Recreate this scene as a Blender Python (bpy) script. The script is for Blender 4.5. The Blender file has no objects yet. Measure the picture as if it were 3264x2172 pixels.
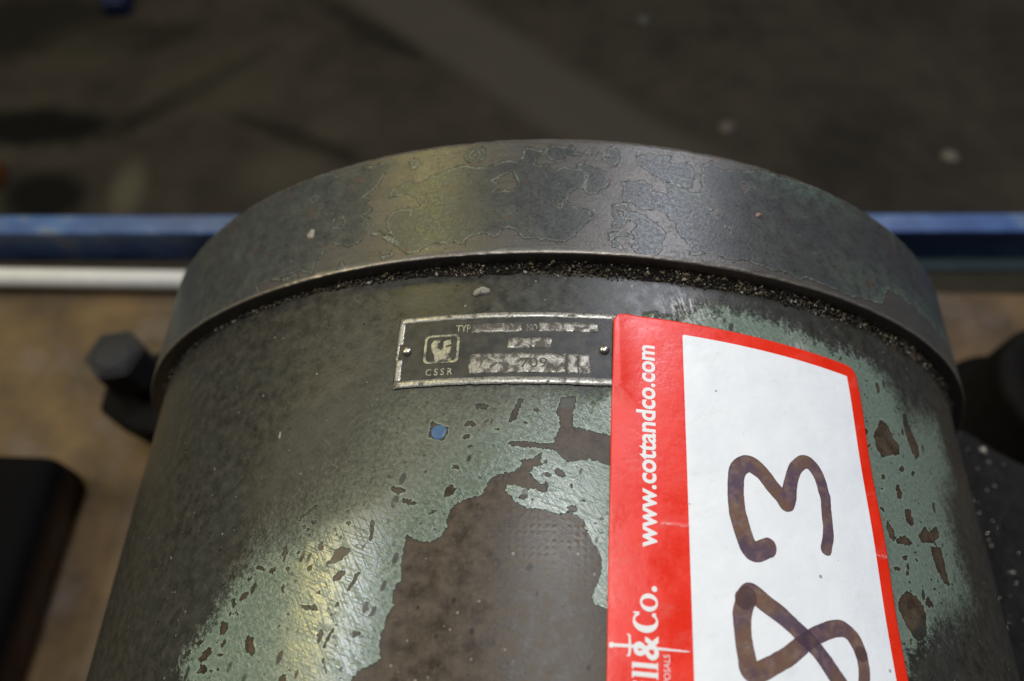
import bpy, bmesh, math, random
import numpy as np
from mathutils import Vector, Matrix
from mathutils.geometry import tessellate_polygon

SC = bpy.context.scene
COL = SC.collection

# ------------------------------------------------------------------ camera
R = 0.168            # housing radius (m)
RF = 0.17374         # flange radius
FW = 0.04097         # flange width
H = 0.185            # height of the housing axis above the board
cam = bpy.data.cameras.new('camera')
cam.sensor_width = 36.0
cam.lens = 26.0
cam.clip_start = 0.01
cam.clip_end = 50
cam.dof.use_dof = True
cam.dof.focus_distance = 0.187
cam.dof.aperture_fstop = 7.5
co = bpy.data.objects.new('camera', cam)
COL.objects.link(co)
CX = Vector((0.999409,0.034364,0.000613))
CUP = Vector((-0.030618,0.882080,0.470104))
CFW = Vector((-0.015614,0.469845,-0.882611))
m = Matrix((CX, CUP, -CFW)).transposed().to_4x4()
m.translation = Vector((-0.012556,-0.114123,0.522364))
co.matrix_world = m
SC.camera = co

# ------------------------------------------------------------------ light
world = bpy.data.worlds.new('World')
SC.world = world
world.use_nodes = True
bg = world.node_tree.nodes['Background']
bg.inputs[0].default_value = (0.62, 0.60, 0.55, 1)
bg.inputs[1].default_value = 0.025


def lamp(name, direction, dist, sx, sy, power, col, along=(1, 0, 0)):
    l = bpy.data.lights.new(name, 'AREA')
    l.shape = 'RECTANGLE'
    l.size = sx
    l.size_y = sy
    l.energy = power
    l.color = col
    o = bpy.data.objects.new(name, l)
    COL.objects.link(o)
    d = Vector(direction).normalized()
    z = d
    x = Vector(along)
    x = (x - z * x.dot(z)).normalized()
    y = z.cross(x)
    mm = Matrix((x, y, z)).transposed().to_4x4()
    mm.translation = Vector((0, 0, H)) + d * dist
    o.matrix_world = mm
    return o


# workshop luminaires overhead: a row of cool tubes and warm lamps to the left
lamp('cool_tube_light', (0.36, 0.52, 0.78), 2.2, 0.9, 0.30, 18, (0.84, 0.87, 1.0), (0.55, 0.45, -0.5))
lamp('cool_side_light', (-0.70, 0.10, 0.71), 2.4, 0.18, 0.9, 10, (0.86, 0.90, 1.0), (0.7, 0, 0.7))
lamp('warm_lamp_light', (-0.79, 0.15, 0.60), 2.4, 0.18, 0.7, 9, (1.0, 0.80, 0.26), (0.5, 0, 0.8))
lamp('warm_bay_light', (-0.46, 0.60, 0.64), 2.4, 0.18, 0.4, 7.5, (1.0, 0.86, 0.24), (0.8, 0, 0.6))
lamp('overhead_light', (0.0, 0.08, 0.99), 2.4, 0.8, 0.8, 28, (0.95, 0.975, 1.0))

SC.view_settings.view_transform = 'Standard'
SC.view_settings.look = 'None'
SC.view_settings.exposure = 0.0
SC.view_settings.gamma = 1.0
SC.view_settings.use_curve_mapping = False
SC.render.engine = 'CYCLES'
SC.cycles.use_denoising = True
SC.cycles.max_bounces = 6

# ------------------------------------------------------------------ traced outlines, millimetres on the unrolled surface
SOFT = [(-91.1,-111.6),(-95.8,-106.4),(-101.6,-101.9),(-97.8,-98.8),(-93.5,-94.7),(-90.1,-89.6),(-87.7,-85.9),(-85.4,-83.3),(-81.9,-80.5),(-80.2,-77.3),(-76.0,-74.8),(-70.3,-74.0),(-66.6,-69.9),(-61.9,-65.6),(-57.3,-61.2),(-51.6,-57.4),(-49.1,-53.3),(-47.0,-46.1),(-43.0,-41.9),(-38.1,-39.6),(-29.9,-40.4),(-21.4,-40.6),(-18.7,-39.9),(-11.8,-39.5),(-3.3,-39.5),(8.8,-39.0),(11.7,-23.5),(20.9,-16.0),(28.7,-15.1),(35.1,-10.3),(43.4,-9.7),(52.1,-9.8),(63.4,-11.3),(78.2,-13.9),(93.1,-13.8),(101.6,-19.1),(107.5,-29.1),(131.0,-23.6),(132.5,-39.0),(120.8,-48.9),(120.2,-58.1),(120.3,-64.6),(121.6,-75.4),(109.3,-80.4),(100.0,-83.8),(92.4,-90.0),(85.2,-93.6),(78.0,-105.6)]
BROWN = [(-38.9,-74.3),(-38.4,-73.8),(-37.2,-74.9),(-34.4,-75.5),(-32.1,-75.3),(-30.3,-73.9),(-29.1,-72.4),(-29.4,-70.6),(-28.9,-69.3),(-28.4,-68.1),(-27.2,-66.5),(-24.1,-65.3),(-21.0,-64.6),(-20.6,-62.8),(-19.3,-60.7),(-16.5,-59.3),(-16.0,-62.2),(-15.4,-63.9),(-13.9,-65.7),(-12.3,-67.0),(-10.0,-67.7),(-7.2,-67.9),(-4.9,-68.5),(-3.4,-69.0),(-1.1,-68.5),(1.2,-69.2),(2.7,-70.7),(3.4,-72.9),(4.4,-74.9),(5.4,-76.4),(6.4,-78.8),(6.1,-82.9),(4.7,-85.3),(4.1,-87.1),(5.1,-88.5),(6.7,-89.2),(13.0,-89.2),(11.9,-114.5),(-54.4,-112.3),(-50.0,-107.6),(-48.3,-105.2),(-47.6,-104.0),(-46.4,-102.8),(-43.4,-101.8),(-41.9,-100.6),(-42.8,-97.9),(-42.5,-95.4),(-41.9,-93.7),(-41.3,-91.2),(-40.3,-89.7),(-40.8,-87.9),(-40.0,-85.3),(-39.0,-83.4),(-39.6,-80.8),(-39.1,-77.3)]
HOLES = [
    [(-38.9,-74.3),(-38.4,-73.8),(-37.2,-74.9),(-34.4,-75.5),(-32.1,-75.3),(-30.3,-73.9),(-29.1,-72.4),(-29.4,-70.6),(-28.9,-69.3),(-28.4,-68.1),(-27.2,-66.5),(-24.1,-65.3),(-21.0,-64.6),(-20.6,-62.8),(-19.3,-60.7),(-16.5,-59.3),(-16.0,-62.2),(-15.4,-63.9),(-13.9,-65.7),(-12.3,-67.0),(-10.0,-67.7),(-7.2,-67.9),(-4.9,-68.5),(-3.4,-69.0),(-1.1,-68.5),(1.2,-69.2),(2.7,-70.7),(3.4,-72.9),(4.4,-74.9),(5.4,-76.4),(6.4,-78.8),(6.1,-82.9),(4.7,-85.3),(4.1,-87.1),(5.1,-88.5),(6.7,-89.2),(13.0,-89.2),(11.9,-114.5),(-54.4,-112.3),(-50.0,-107.6),(-48.3,-105.2),(-47.6,-104.0),(-46.4,-102.8),(-43.4,-101.8),(-41.9,-100.6),(-42.8,-97.9),(-42.5,-95.4),(-41.9,-93.7),(-41.3,-91.2),(-40.3,-89.7),(-40.8,-87.9),(-40.0,-85.3),(-39.0,-83.4),(-39.6,-80.8),(-39.1,-77.3)],
    [(-2.7,-39.5),(-3.2,-41.3),(-3.8,-42.8),(-3.2,-45.7),(-3.0,-47.7),(-4.0,-50.3),(-4.5,-51.7),(-6.4,-51.9),(-11.5,-51.3),(-14.9,-51.3),(-15.5,-51.9),(-14.9,-52.5),(-11.2,-53.0),(-5.0,-53.0),(-3.7,-53.7),(-2.7,-55.3),(-0.6,-56.1),(1.8,-55.8),(4.7,-55.4),(7.3,-56.3),(8.6,-56.8),(13.7,-56.5),(14.0,-48.9),(8.3,-49.1),(5.4,-48.4),(2.7,-47.7),(0.3,-47.5),(0.0,-45.6),(0.6,-42.1),(0.9,-39.4)],
    [(-16.6,-59.5),(-14.4,-59.3),(-12.3,-58.0),(-12.1,-55.8),(-10.0,-55.7),(-7.7,-54.3),(-7.4,-56.5),(-6.8,-57.1),(-9.2,-57.9),(-10.2,-59.0),(-9.4,-60.6),(-7.8,-61.7),(-6.3,-62.4),(-6.0,-63.5),(-7.3,-64.0),(-8.6,-63.0),(-10.4,-63.3),(-12.5,-62.5),(-14.3,-62.3),(-16.1,-62.2)],
    [(-13.4,-40.0),(-12.3,-40.3),(-13.3,-43.2),(-14.3,-45.9),(-15.5,-46.4),(-15.4,-45.3),(-14.2,-42.6)],
    [(93.8,-32.2),(97.0,-33.5),(98.2,-36.7),(100.6,-37.9),(99.4,-41.0),(94.3,-42.7),(91.0,-43.7),(89.0,-42.2),(88.9,-38.3),(90.6,-35.6)],
    [(106.9,-26.7),(109.1,-26.7),(109.3,-31.6),(111.7,-35.2),(111.1,-38.9),(108.2,-40.5),(106.5,-38.3),(105.7,-33.7),(105.3,-30.2)],
    [(104.9,-66.0),(110.5,-65.1),(110.9,-68.7),(110.8,-75.3),(108.0,-74.7),(105.4,-71.6)],
    [(89.3,-79.1),(93.0,-79.9),(95.1,-82.0),(94.9,-85.7),(93.6,-89.0),(90.5,-91.0),(87.9,-89.9),(85.9,-87.0),(84.4,-84.0),(85.6,-81.2)],
    [(104.3,-60.4),(105.8,-61.7),(111.2,-59.2),(111.9,-62.3),(107.8,-64.0),(111.1,-66.1),(106.6,-64.5),(100.8,-65.4),(100.0,-64.0)],
    [(-28.0,-63.9),(-28.4,-64.7),(-29.0,-64.8),(-29.6,-64.9),(-30.3,-64.7),(-30.5,-63.8),(-29.8,-63.1),(-29.5,-62.5),(-29.0,-62.3),(-28.5,-62.0),(-28.3,-62.7),(-27.9,-63.1)],
    [(-1.6,-60.2),(-2.2,-60.1),(-2.7,-60.2),(-3.4,-59.7),(-3.6,-59.1),(-4.2,-58.5),(-3.9,-58.3),(-3.7,-58.0),(-3.1,-58.3),(-2.4,-58.5),(-2.0,-59.1),(-1.9,-59.6)],
    [(-10.3,-65.0),(-10.3,-65.4),(-10.8,-65.5),(-11.2,-65.6),(-11.6,-65.6),(-12.2,-65.4),(-12.4,-65.0),(-12.1,-64.7),(-11.8,-64.3),(-11.3,-64.2),(-10.8,-64.5),(-10.6,-64.8)],
    [(1.2,-67.6),(0.9,-68.0),(0.3,-68.2),(-0.2,-68.1),(-0.7,-68.0),(-1.1,-67.7),(-1.1,-67.3),(-0.9,-67.0),(-0.5,-66.7),(0.1,-66.5),(0.6,-66.9),(0.8,-67.3)],
    [(-5.1,-59.7),(-5.1,-60.0),(-5.4,-60.1),(-5.6,-60.1),(-6.0,-60.2),(-6.1,-59.9),(-6.3,-59.7),(-6.2,-59.5),(-6.0,-59.3),(-5.6,-59.2),(-5.3,-59.3),(-5.0,-59.4)],
    [(0.0,-62.1),(0.1,-62.4),(-0.1,-62.5),(-0.3,-62.7),(-0.5,-62.5),(-0.6,-62.4),(-0.6,-62.1),(-0.6,-61.9),(-0.6,-61.5),(-0.3,-61.7),(-0.1,-61.6),(0.1,-61.8)],
    [(-10.9,-46.3),(-10.8,-46.7),(-10.8,-47.1),(-11.0,-47.1),(-11.2,-47.1),(-11.4,-47.0),(-11.6,-46.8),(-11.7,-46.5),(-11.7,-46.2),(-11.7,-45.9),(-11.5,-46.0),(-11.2,-45.9)],
    [(-5.7,-62.1),(-5.8,-62.4),(-6.0,-62.7),(-6.3,-62.6),(-6.6,-62.7),(-6.8,-62.5),(-6.8,-62.2),(-6.7,-61.9),(-6.6,-61.6),(-6.3,-61.5),(-6.0,-61.6),(-5.7,-61.8)],
    [(-27.2,-57.9),(-27.4,-58.2),(-27.6,-58.5),(-28.1,-58.4),(-28.4,-58.3),(-28.9,-58.2),(-29.1,-57.8),(-29.0,-57.4),(-28.6,-57.1),(-28.1,-57.2),(-27.8,-57.4),(-27.4,-57.5)],
    [(-40.2,-63.3),(-40.5,-63.8),(-41.4,-64.0),(-42.2,-64.1),(-43.0,-63.8),(-43.5,-63.5),(-43.6,-63.1),(-44.3,-62.5),(-43.4,-62.2),(-42.4,-62.4),(-41.6,-62.4),(-41.3,-62.9)],
    [(-37.8,-66.4),(-37.7,-66.8),(-38.4,-66.9),(-39.1,-66.6),(-39.7,-66.2),(-40.3,-65.9),(-40.7,-65.3),(-40.0,-65.3),(-39.3,-65.4),(-38.8,-65.5),(-38.3,-65.7),(-37.3,-66.1)],
    [(-24.0,-46.6),(-23.9,-47.1),(-24.7,-47.1),(-25.2,-47.2),(-25.9,-47.3),(-26.6,-47.0),(-26.4,-46.6),(-26.1,-46.3),(-26.1,-45.8),(-25.3,-46.0),(-24.6,-45.9),(-24.4,-46.3)],
    [(-20.9,-42.0),(-21.0,-42.3),(-21.8,-42.6),(-22.7,-42.5),(-23.7,-42.5),(-23.9,-42.2),(-24.2,-41.9),(-24.2,-41.6),(-23.8,-41.3),(-22.8,-41.5),(-21.8,-41.3),(-21.1,-41.6)],
    [(-24.5,-50.1),(-25.0,-50.3),(-25.4,-50.4),(-25.9,-50.4),(-26.5,-50.5),(-27.1,-50.3),(-27.1,-50.0),(-26.8,-49.8),(-26.4,-49.7),(-25.9,-49.5),(-25.2,-49.6),(-25.2,-49.9)],
    [(-17.8,-48.2),(-17.6,-48.4),(-18.0,-48.6),(-18.6,-48.5),(-19.0,-48.5),(-19.4,-48.4),(-19.6,-48.2),(-19.2,-48.0),(-19.2,-47.7),(-18.6,-47.8),(-18.0,-47.8),(-17.9,-48.0)],
    [(-7.7,-43.6),(-8.0,-43.7),(-8.4,-43.7),(-8.9,-43.8),(-9.2,-43.5),(-9.6,-43.2),(-9.2,-43.0),(-9.1,-42.9),(-9.0,-42.6),(-8.5,-42.8),(-8.2,-43.0),(-8.1,-43.2)],
    [(-32.0,-68.1),(-32.3,-68.5),(-32.5,-68.7),(-33.0,-69.0),(-33.5,-69.2),(-33.7,-69.2),(-34.3,-69.4),(-34.0,-69.1),(-33.6,-68.8),(-33.3,-68.6),(-32.9,-68.3),(-32.7,-68.3)],
    [(-12.5,-48.5),(-12.5,-48.6),(-12.7,-48.7),(-13.1,-48.8),(-13.6,-48.7),(-13.8,-48.6),(-14.0,-48.5),(-13.7,-48.4),(-13.5,-48.3),(-13.2,-48.2),(-12.8,-48.4),(-12.6,-48.4)],
    [(3.0,-65.9),(3.0,-66.0),(2.7,-66.0),(2.5,-66.0),(2.1,-66.0),(2.0,-65.9),(1.8,-65.7),(1.9,-65.6),(2.2,-65.5),(2.5,-65.5),(2.8,-65.7),(2.9,-65.8)],
    [(-30.9,-48.6),(-31.2,-49.7),(-31.8,-50.8),(-33.1,-50.4),(-34.2,-50.2),(-35.7,-49.9),(-35.4,-48.4),(-35.4,-47.3),(-35.1,-45.7),(-33.5,-46.4),(-32.4,-46.9),(-31.0,-47.2)],
    [(-53.1,-76.7),(-52.8,-77.4),(-54.1,-78.3),(-54.6,-79.2),(-55.8,-79.4),(-56.9,-79.8),(-58.2,-79.9),(-57.4,-78.8),(-57.3,-78.1),(-56.8,-76.9),(-55.1,-76.1),(-54.0,-76.4)],
    [(-76.6,-80.4),(-76.9,-80.7),(-77.6,-80.7),(-78.5,-80.7),(-79.1,-80.4),(-80.2,-80.1),(-79.7,-79.9),(-80.3,-79.5),(-79.4,-79.4),(-78.5,-79.6),(-77.6,-79.8),(-77.1,-80.1)],
    [(-70.7,-77.0),(-71.0,-77.7),(-71.0,-78.5),(-71.3,-79.1),(-71.8,-78.8),(-72.0,-77.6),(-72.1,-76.8),(-72.4,-75.7),(-72.0,-75.4),(-71.7,-75.6),(-71.3,-75.2),(-71.1,-76.1)],
    [(-69.3,-80.9),(-69.5,-81.1),(-69.6,-81.3),(-70.0,-81.3),(-70.3,-81.2),(-70.8,-81.1),(-70.8,-80.8),(-70.9,-80.5),(-70.6,-80.2),(-70.2,-80.4),(-69.8,-80.3),(-69.4,-80.5)],
    [(-80.8,-85.7),(-80.6,-86.1),(-81.3,-86.6),(-81.5,-87.2),(-82.4,-87.4),(-83.2,-87.8),(-83.4,-87.4),(-83.5,-87.1),(-83.7,-86.8),(-82.9,-86.2),(-82.1,-85.7),(-81.2,-85.4)],
    [(-84.5,-88.1),(-84.8,-88.5),(-84.6,-89.1),(-84.9,-89.3),(-85.3,-89.1),(-85.7,-88.6),(-85.9,-88.0),(-86.2,-87.3),(-85.9,-87.0),(-85.6,-86.8),(-85.3,-86.9),(-85.0,-87.6)],
    [(-82.3,-90.6),(-82.9,-90.8),(-83.5,-90.9),(-84.4,-90.9),(-85.3,-91.0),(-86.1,-90.9),(-86.9,-90.7),(-86.7,-90.5),(-86.1,-90.3),(-84.7,-90.3),(-83.3,-90.2),(-82.7,-90.4)],
    [(-85.6,-93.9),(-85.9,-94.7),(-86.3,-95.4),(-87.0,-95.2),(-87.7,-95.4),(-88.2,-94.5),(-88.0,-93.6),(-88.2,-92.7),(-87.9,-91.7),(-87.1,-92.5),(-86.5,-92.5),(-85.8,-92.9)],
    [(-76.2,-97.6),(-75.1,-98.8),(-75.3,-99.6),(-75.7,-100.2),(-76.7,-99.8),(-77.8,-99.4),(-78.5,-98.0),(-79.2,-96.9),(-78.6,-96.5),(-78.6,-95.6),(-77.7,-95.9),(-76.6,-96.2)],
    [(-85.4,-99.9),(-85.8,-100.1),(-86.0,-100.2),(-86.3,-100.2),(-86.6,-100.2),(-87.0,-100.1),(-87.2,-99.9),(-87.1,-99.6),(-86.9,-99.4),(-86.5,-99.5),(-86.1,-99.5),(-85.6,-99.6)],
    [(-85.3,-97.4),(-85.9,-97.9),(-86.4,-98.0),(-87.1,-98.5),(-86.9,-97.9),(-86.9,-97.5),(-86.4,-96.9),(-86.0,-96.4),(-85.5,-96.1),(-85.1,-96.1),(-85.2,-96.5),(-85.0,-96.7)],
    [(-57.2,-96.2),(-57.2,-96.9),(-57.5,-97.4),(-58.0,-97.5),(-58.2,-97.0),(-58.4,-96.5),(-58.6,-95.9),(-58.2,-95.4),(-57.9,-95.2),(-57.5,-94.5),(-57.4,-95.4),(-56.9,-95.5)],
    [(-54.9,-96.0),(-55.4,-96.9),(-56.2,-98.2),(-56.2,-97.8),(-56.4,-97.8),(-56.0,-96.7),(-55.6,-95.7),(-54.9,-94.6),(-54.4,-94.0),(-54.4,-94.3),(-54.2,-94.3),(-54.4,-95.0)],
    [(-50.6,-84.5),(-51.2,-85.7),(-51.6,-86.1),(-52.1,-86.7),(-52.2,-86.3),(-52.0,-85.5),(-51.4,-84.1),(-50.7,-82.7),(-50.2,-82.2),(-49.8,-81.9),(-49.5,-81.8),(-50.1,-83.3)],
    [(-53.8,-81.8),(-53.4,-82.2),(-53.6,-82.9),(-54.4,-83.4),(-55.1,-83.7),(-55.8,-84.0),(-56.4,-83.8),(-56.5,-83.3),(-56.2,-82.7),(-55.8,-82.2),(-55.1,-82.1),(-54.6,-81.9)],
    [(-60.7,-90.0),(-60.3,-90.2),(-61.1,-90.3),(-62.6,-90.0),(-63.5,-89.8),(-65.1,-89.6),(-64.9,-89.4),(-64.8,-89.3),(-63.6,-89.4),(-62.7,-89.4),(-61.3,-89.6),(-60.4,-89.8)],
    [(-53.8,-89.3),(-53.8,-89.7),(-54.1,-89.8),(-54.3,-89.9),(-54.5,-89.8),(-54.7,-89.6),(-54.8,-89.3),(-55.0,-89.0),(-54.7,-88.8),(-54.4,-88.9),(-54.2,-88.8),(-53.9,-89.0)],
    [(-62.8,-81.0),(-63.1,-81.3),(-63.3,-81.3),(-63.5,-81.6),(-63.8,-81.5),(-63.9,-81.1),(-63.8,-80.7),(-63.6,-80.4),(-63.4,-80.1),(-63.2,-80.3),(-62.9,-80.2),(-62.9,-80.6)],
    [(-47.5,-73.0),(-47.3,-74.6),(-47.6,-75.1),(-47.8,-75.0),(-48.0,-74.8),(-48.4,-74.5),(-48.3,-72.9),(-48.5,-71.3),(-48.3,-70.2),(-48.0,-71.0),(-47.7,-70.8),(-47.4,-71.5)],
    [(-53.6,-70.6),(-53.5,-70.9),(-54.0,-71.0),(-54.3,-71.1),(-54.6,-70.9),(-55.1,-70.9),(-55.3,-70.6),(-55.1,-70.3),(-54.8,-70.2),(-54.5,-70.2),(-54.1,-70.2),(-53.9,-70.4)],
    [(-47.5,-95.6),(-47.8,-95.8),(-48.1,-96.0),(-48.7,-96.1),(-49.5,-96.2),(-49.7,-95.8),(-49.9,-95.6),(-49.7,-95.4),(-49.3,-95.2),(-48.9,-95.1),(-48.1,-95.0),(-47.5,-95.2)],
    [(-89.7,-98.3),(-89.6,-98.8),(-89.4,-99.4),(-90.7,-100.3),(-91.8,-101.1),(-93.1,-101.5),(-93.2,-100.9),(-94.5,-101.1),(-93.2,-100.0),(-92.8,-99.2),(-91.5,-98.2),(-90.4,-98.1)],
    [(-90.4,-102.6),(-90.2,-103.0),(-90.5,-103.4),(-91.3,-103.4),(-92.0,-103.1),(-92.9,-103.0),(-92.6,-102.5),(-93.1,-102.1),(-92.8,-101.7),(-91.9,-101.9),(-91.2,-101.8),(-90.5,-102.1)],
    [(-66.6,-91.2),(-66.6,-91.3),(-66.9,-91.3),(-67.2,-91.3),(-67.6,-91.3),(-67.9,-91.2),(-68.3,-91.1),(-68.2,-91.0),(-67.8,-90.9),(-67.3,-90.9),(-66.8,-90.9),(-66.7,-91.1)],
    [(-69.7,-85.5),(-69.8,-85.9),(-69.7,-86.4),(-69.9,-86.8),(-70.2,-86.4),(-70.4,-85.9),(-70.6,-85.4),(-70.7,-84.9),(-70.8,-84.2),(-70.5,-84.0),(-70.2,-84.3),(-69.8,-84.7)],
    [(-85.2,-102.9),(-86.9,-103.2),(-88.1,-103.4),(-90.3,-103.6),(-93.0,-103.8),(-95.1,-103.9),(-95.3,-103.8),(-93.8,-103.6),(-93.7,-103.4),(-90.6,-103.2),(-87.6,-102.9),(-87.4,-103.0)],
    [(-55.0,-102.0),(-54.8,-102.7),(-54.5,-103.5),(-54.9,-103.1),(-54.9,-103.3),(-55.3,-102.7),(-55.7,-102.1),(-56.1,-101.3),(-56.2,-100.8),(-56.2,-100.4),(-56.0,-100.4),(-55.5,-101.4)],
    [(-65.4,-71.7),(-65.7,-71.9),(-66.4,-71.6),(-67.1,-71.1),(-67.9,-70.7),(-67.9,-70.3),(-68.4,-69.8),(-67.8,-69.9),(-67.1,-70.2),(-66.4,-70.4),(-66.1,-70.9),(-65.3,-71.5)],
    [(-63.6,-69.8),(-63.6,-70.1),(-63.9,-70.2),(-64.3,-70.2),(-64.6,-70.0),(-64.9,-69.9),(-64.9,-69.7),(-65.2,-69.5),(-64.7,-69.5),(-64.5,-69.4),(-64.2,-69.5),(-63.8,-69.6)],
    [(-60.3,-76.0),(-60.4,-76.4),(-60.6,-76.7),(-61.0,-76.6),(-61.3,-76.6),(-61.5,-76.3),(-61.9,-75.9),(-61.6,-75.6),(-61.6,-75.1),(-61.3,-75.0),(-60.9,-75.2),(-60.7,-75.7)],
    [(-64.0,-65.3),(-64.1,-65.6),(-64.8,-66.3),(-65.8,-67.1),(-67.4,-68.3),(-68.5,-68.9),(-69.2,-69.1),(-68.7,-68.5),(-67.5,-67.5),(-66.5,-66.5),(-65.1,-65.7),(-64.4,-65.5)],
    [(-66.9,-77.2),(-67.0,-77.3),(-67.1,-77.6),(-67.4,-77.7),(-67.7,-77.5),(-68.0,-77.3),(-68.2,-77.1),(-68.2,-76.8),(-67.9,-76.7),(-67.6,-76.7),(-67.3,-76.8),(-67.0,-76.9)],
    [(-59.7,-89.6),(-59.7,-90.0),(-59.9,-90.2),(-60.2,-90.2),(-60.4,-90.0),(-60.7,-90.0),(-60.8,-89.6),(-60.8,-89.3),(-60.6,-89.2),(-60.4,-89.2),(-60.1,-89.1),(-59.8,-89.3)],
    [(-68.9,-93.9),(-68.7,-94.0),(-68.9,-94.2),(-69.1,-94.2),(-69.4,-94.2),(-69.5,-94.0),(-69.5,-93.8),(-69.6,-93.7),(-69.4,-93.6),(-69.3,-93.5),(-69.0,-93.5),(-68.9,-93.7)],
    [(-80.2,-82.7),(-80.5,-82.9),(-80.8,-83.0),(-81.2,-83.2),(-81.6,-83.0),(-82.0,-82.8),(-82.3,-82.6),(-82.4,-82.3),(-82.0,-82.1),(-81.4,-82.2),(-80.9,-82.1),(-80.7,-82.5)],
    [(-73.8,-80.4),(-73.6,-80.7),(-73.4,-81.0),(-74.1,-81.2),(-74.4,-81.6),(-74.9,-81.6),(-75.1,-81.3),(-75.5,-81.2),(-75.5,-80.8),(-75.1,-80.5),(-74.5,-80.5),(-74.0,-80.1)],
    [(-65.0,-105.2),(-64.8,-105.8),(-65.2,-106.1),(-65.8,-105.9),(-66.3,-106.2),(-66.8,-105.7),(-67.0,-105.2),(-67.0,-104.6),(-66.6,-104.3),(-66.1,-104.4),(-65.6,-104.1),(-65.3,-104.7)],
    [(-87.7,-96.7),(-87.8,-96.9),(-87.7,-97.2),(-88.0,-97.3),(-88.4,-97.1),(-88.8,-97.0),(-88.8,-96.6),(-88.9,-96.4),(-88.7,-96.2),(-88.4,-96.1),(-88.1,-96.1),(-87.9,-96.4)],
    [(-94.2,-96.4),(-93.4,-96.5),(-93.8,-97.0),(-94.2,-97.4),(-94.9,-97.6),(-95.5,-97.5),(-96.4,-97.7),(-96.5,-97.2),(-96.9,-96.7),(-95.7,-96.5),(-95.3,-95.9),(-94.7,-96.3)],
    [(-97.4,-98.4),(-97.4,-98.7),(-97.2,-99.1),(-97.9,-99.5),(-98.7,-99.8),(-99.9,-100.4),(-100.3,-100.0),(-100.9,-99.8),(-100.5,-99.2),(-99.4,-98.7),(-98.6,-98.2),(-97.9,-98.3)],
    [(96.3,-52.6),(96.4,-53.7),(96.0,-54.6),(95.3,-54.5),(94.8,-54.5),(94.0,-54.6),(93.8,-53.5),(93.9,-52.3),(94.5,-51.7),(94.9,-50.6),(95.6,-50.9),(95.9,-51.9)],
    [(98.9,-58.5),(99.3,-59.8),(98.8,-61.4),(97.6,-61.6),(96.8,-61.1),(95.7,-60.9),(95.9,-59.4),(95.6,-58.1),(96.3,-57.2),(97.2,-57.2),(98.1,-56.5),(98.9,-57.2)],
    [(89.1,-64.1),(89.1,-65.6),(88.6,-66.3),(88.3,-67.3),(87.5,-66.6),(86.8,-66.4),(86.3,-65.1),(86.1,-63.7),(86.6,-63.1),(86.8,-61.8),(87.6,-62.2),(88.4,-62.8)],
    [(95.1,-65.8),(95.8,-66.3),(94.3,-67.1),(92.2,-67.3),(91.1,-67.1),(88.9,-67.4),(89.3,-66.6),(90.4,-66.0),(91.3,-65.3),(93.2,-64.7),(94.2,-65.2),(95.9,-65.1)],
    [(100.5,-45.1),(100.2,-45.8),(99.4,-45.9),(98.9,-46.4),(98.2,-46.5),(98.0,-46.1),(97.9,-45.6),(98.4,-45.0),(99.0,-44.4),(99.7,-44.2),(100.0,-44.5),(100.7,-44.4)],
    [(89.2,-73.9),(88.3,-74.1),(88.1,-74.4),(86.9,-74.5),(86.0,-74.4),(86.0,-74.1),(85.2,-74.0),(85.9,-73.8),(86.4,-73.5),(87.4,-73.6),(88.3,-73.6),(88.6,-73.8)],
    [(99.0,-80.6),(99.5,-81.1),(99.6,-81.7),(98.8,-82.0),(98.1,-82.0),(97.1,-82.2),(96.6,-81.5),(96.1,-80.9),(96.9,-80.4),(97.4,-80.1),(98.0,-79.5),(98.6,-80.3)],
    [(90.3,-49.6),(90.1,-50.1),(89.5,-50.5),(89.0,-50.6),(88.7,-50.5),(88.5,-50.3),(88.7,-49.9),(88.7,-49.6),(89.1,-49.2),(89.5,-49.1),(90.1,-48.8),(90.4,-49.1)],
    [(87.0,-59.2),(86.7,-59.5),(86.2,-59.7),(85.6,-59.6),(85.4,-59.3),(85.0,-59.1),(85.3,-58.8),(85.7,-58.5),(86.3,-58.4),(86.7,-58.6),(87.2,-58.6),(87.1,-59.0)],
    [(97.0,-21.3),(96.5,-22.3),(96.2,-23.4),(95.6,-23.4),(94.9,-24.0),(95.0,-22.7),(94.7,-22.1),(94.9,-21.0),(95.4,-19.9),(96.1,-19.8),(96.6,-19.8),(96.7,-20.6)],
    [(109.7,-15.4),(109.7,-16.9),(109.1,-17.9),(108.4,-18.6),(107.5,-19.2),(106.8,-18.2),(106.7,-16.9),(106.6,-16.0),(106.3,-14.5),(107.2,-14.1),(108.0,-14.0),(108.8,-14.7)],
    [(92.3,-70.6),(92.5,-71.0),(91.9,-71.3),(91.4,-71.4),(90.9,-71.4),(90.8,-71.1),(90.3,-70.9),(90.7,-70.4),(91.4,-70.3),(91.8,-70.2),(92.3,-70.1),(92.9,-70.1)],
    [(91.6,-74.2),(91.8,-74.7),(91.4,-75.0),(91.2,-75.2),(90.8,-75.4),(90.4,-75.1),(90.4,-74.6),(90.3,-74.3),(90.4,-73.8),(90.8,-73.7),(91.1,-73.8),(91.4,-74.0)],
    [(86.5,-37.6),(85.8,-38.3),(85.3,-38.8),(84.7,-39.1),(83.7,-39.6),(83.3,-39.1),(83.7,-38.3),(84.2,-37.6),(84.6,-37.0),(85.4,-36.3),(86.0,-36.6),(86.7,-36.8)],
    [(86.8,-41.2),(86.6,-41.6),(86.2,-41.8),(85.8,-41.9),(85.6,-41.8),(85.2,-41.8),(85.1,-41.6),(85.4,-41.3),(85.8,-41.1),(86.1,-40.8),(86.5,-40.8),(86.8,-41.0)],
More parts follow.
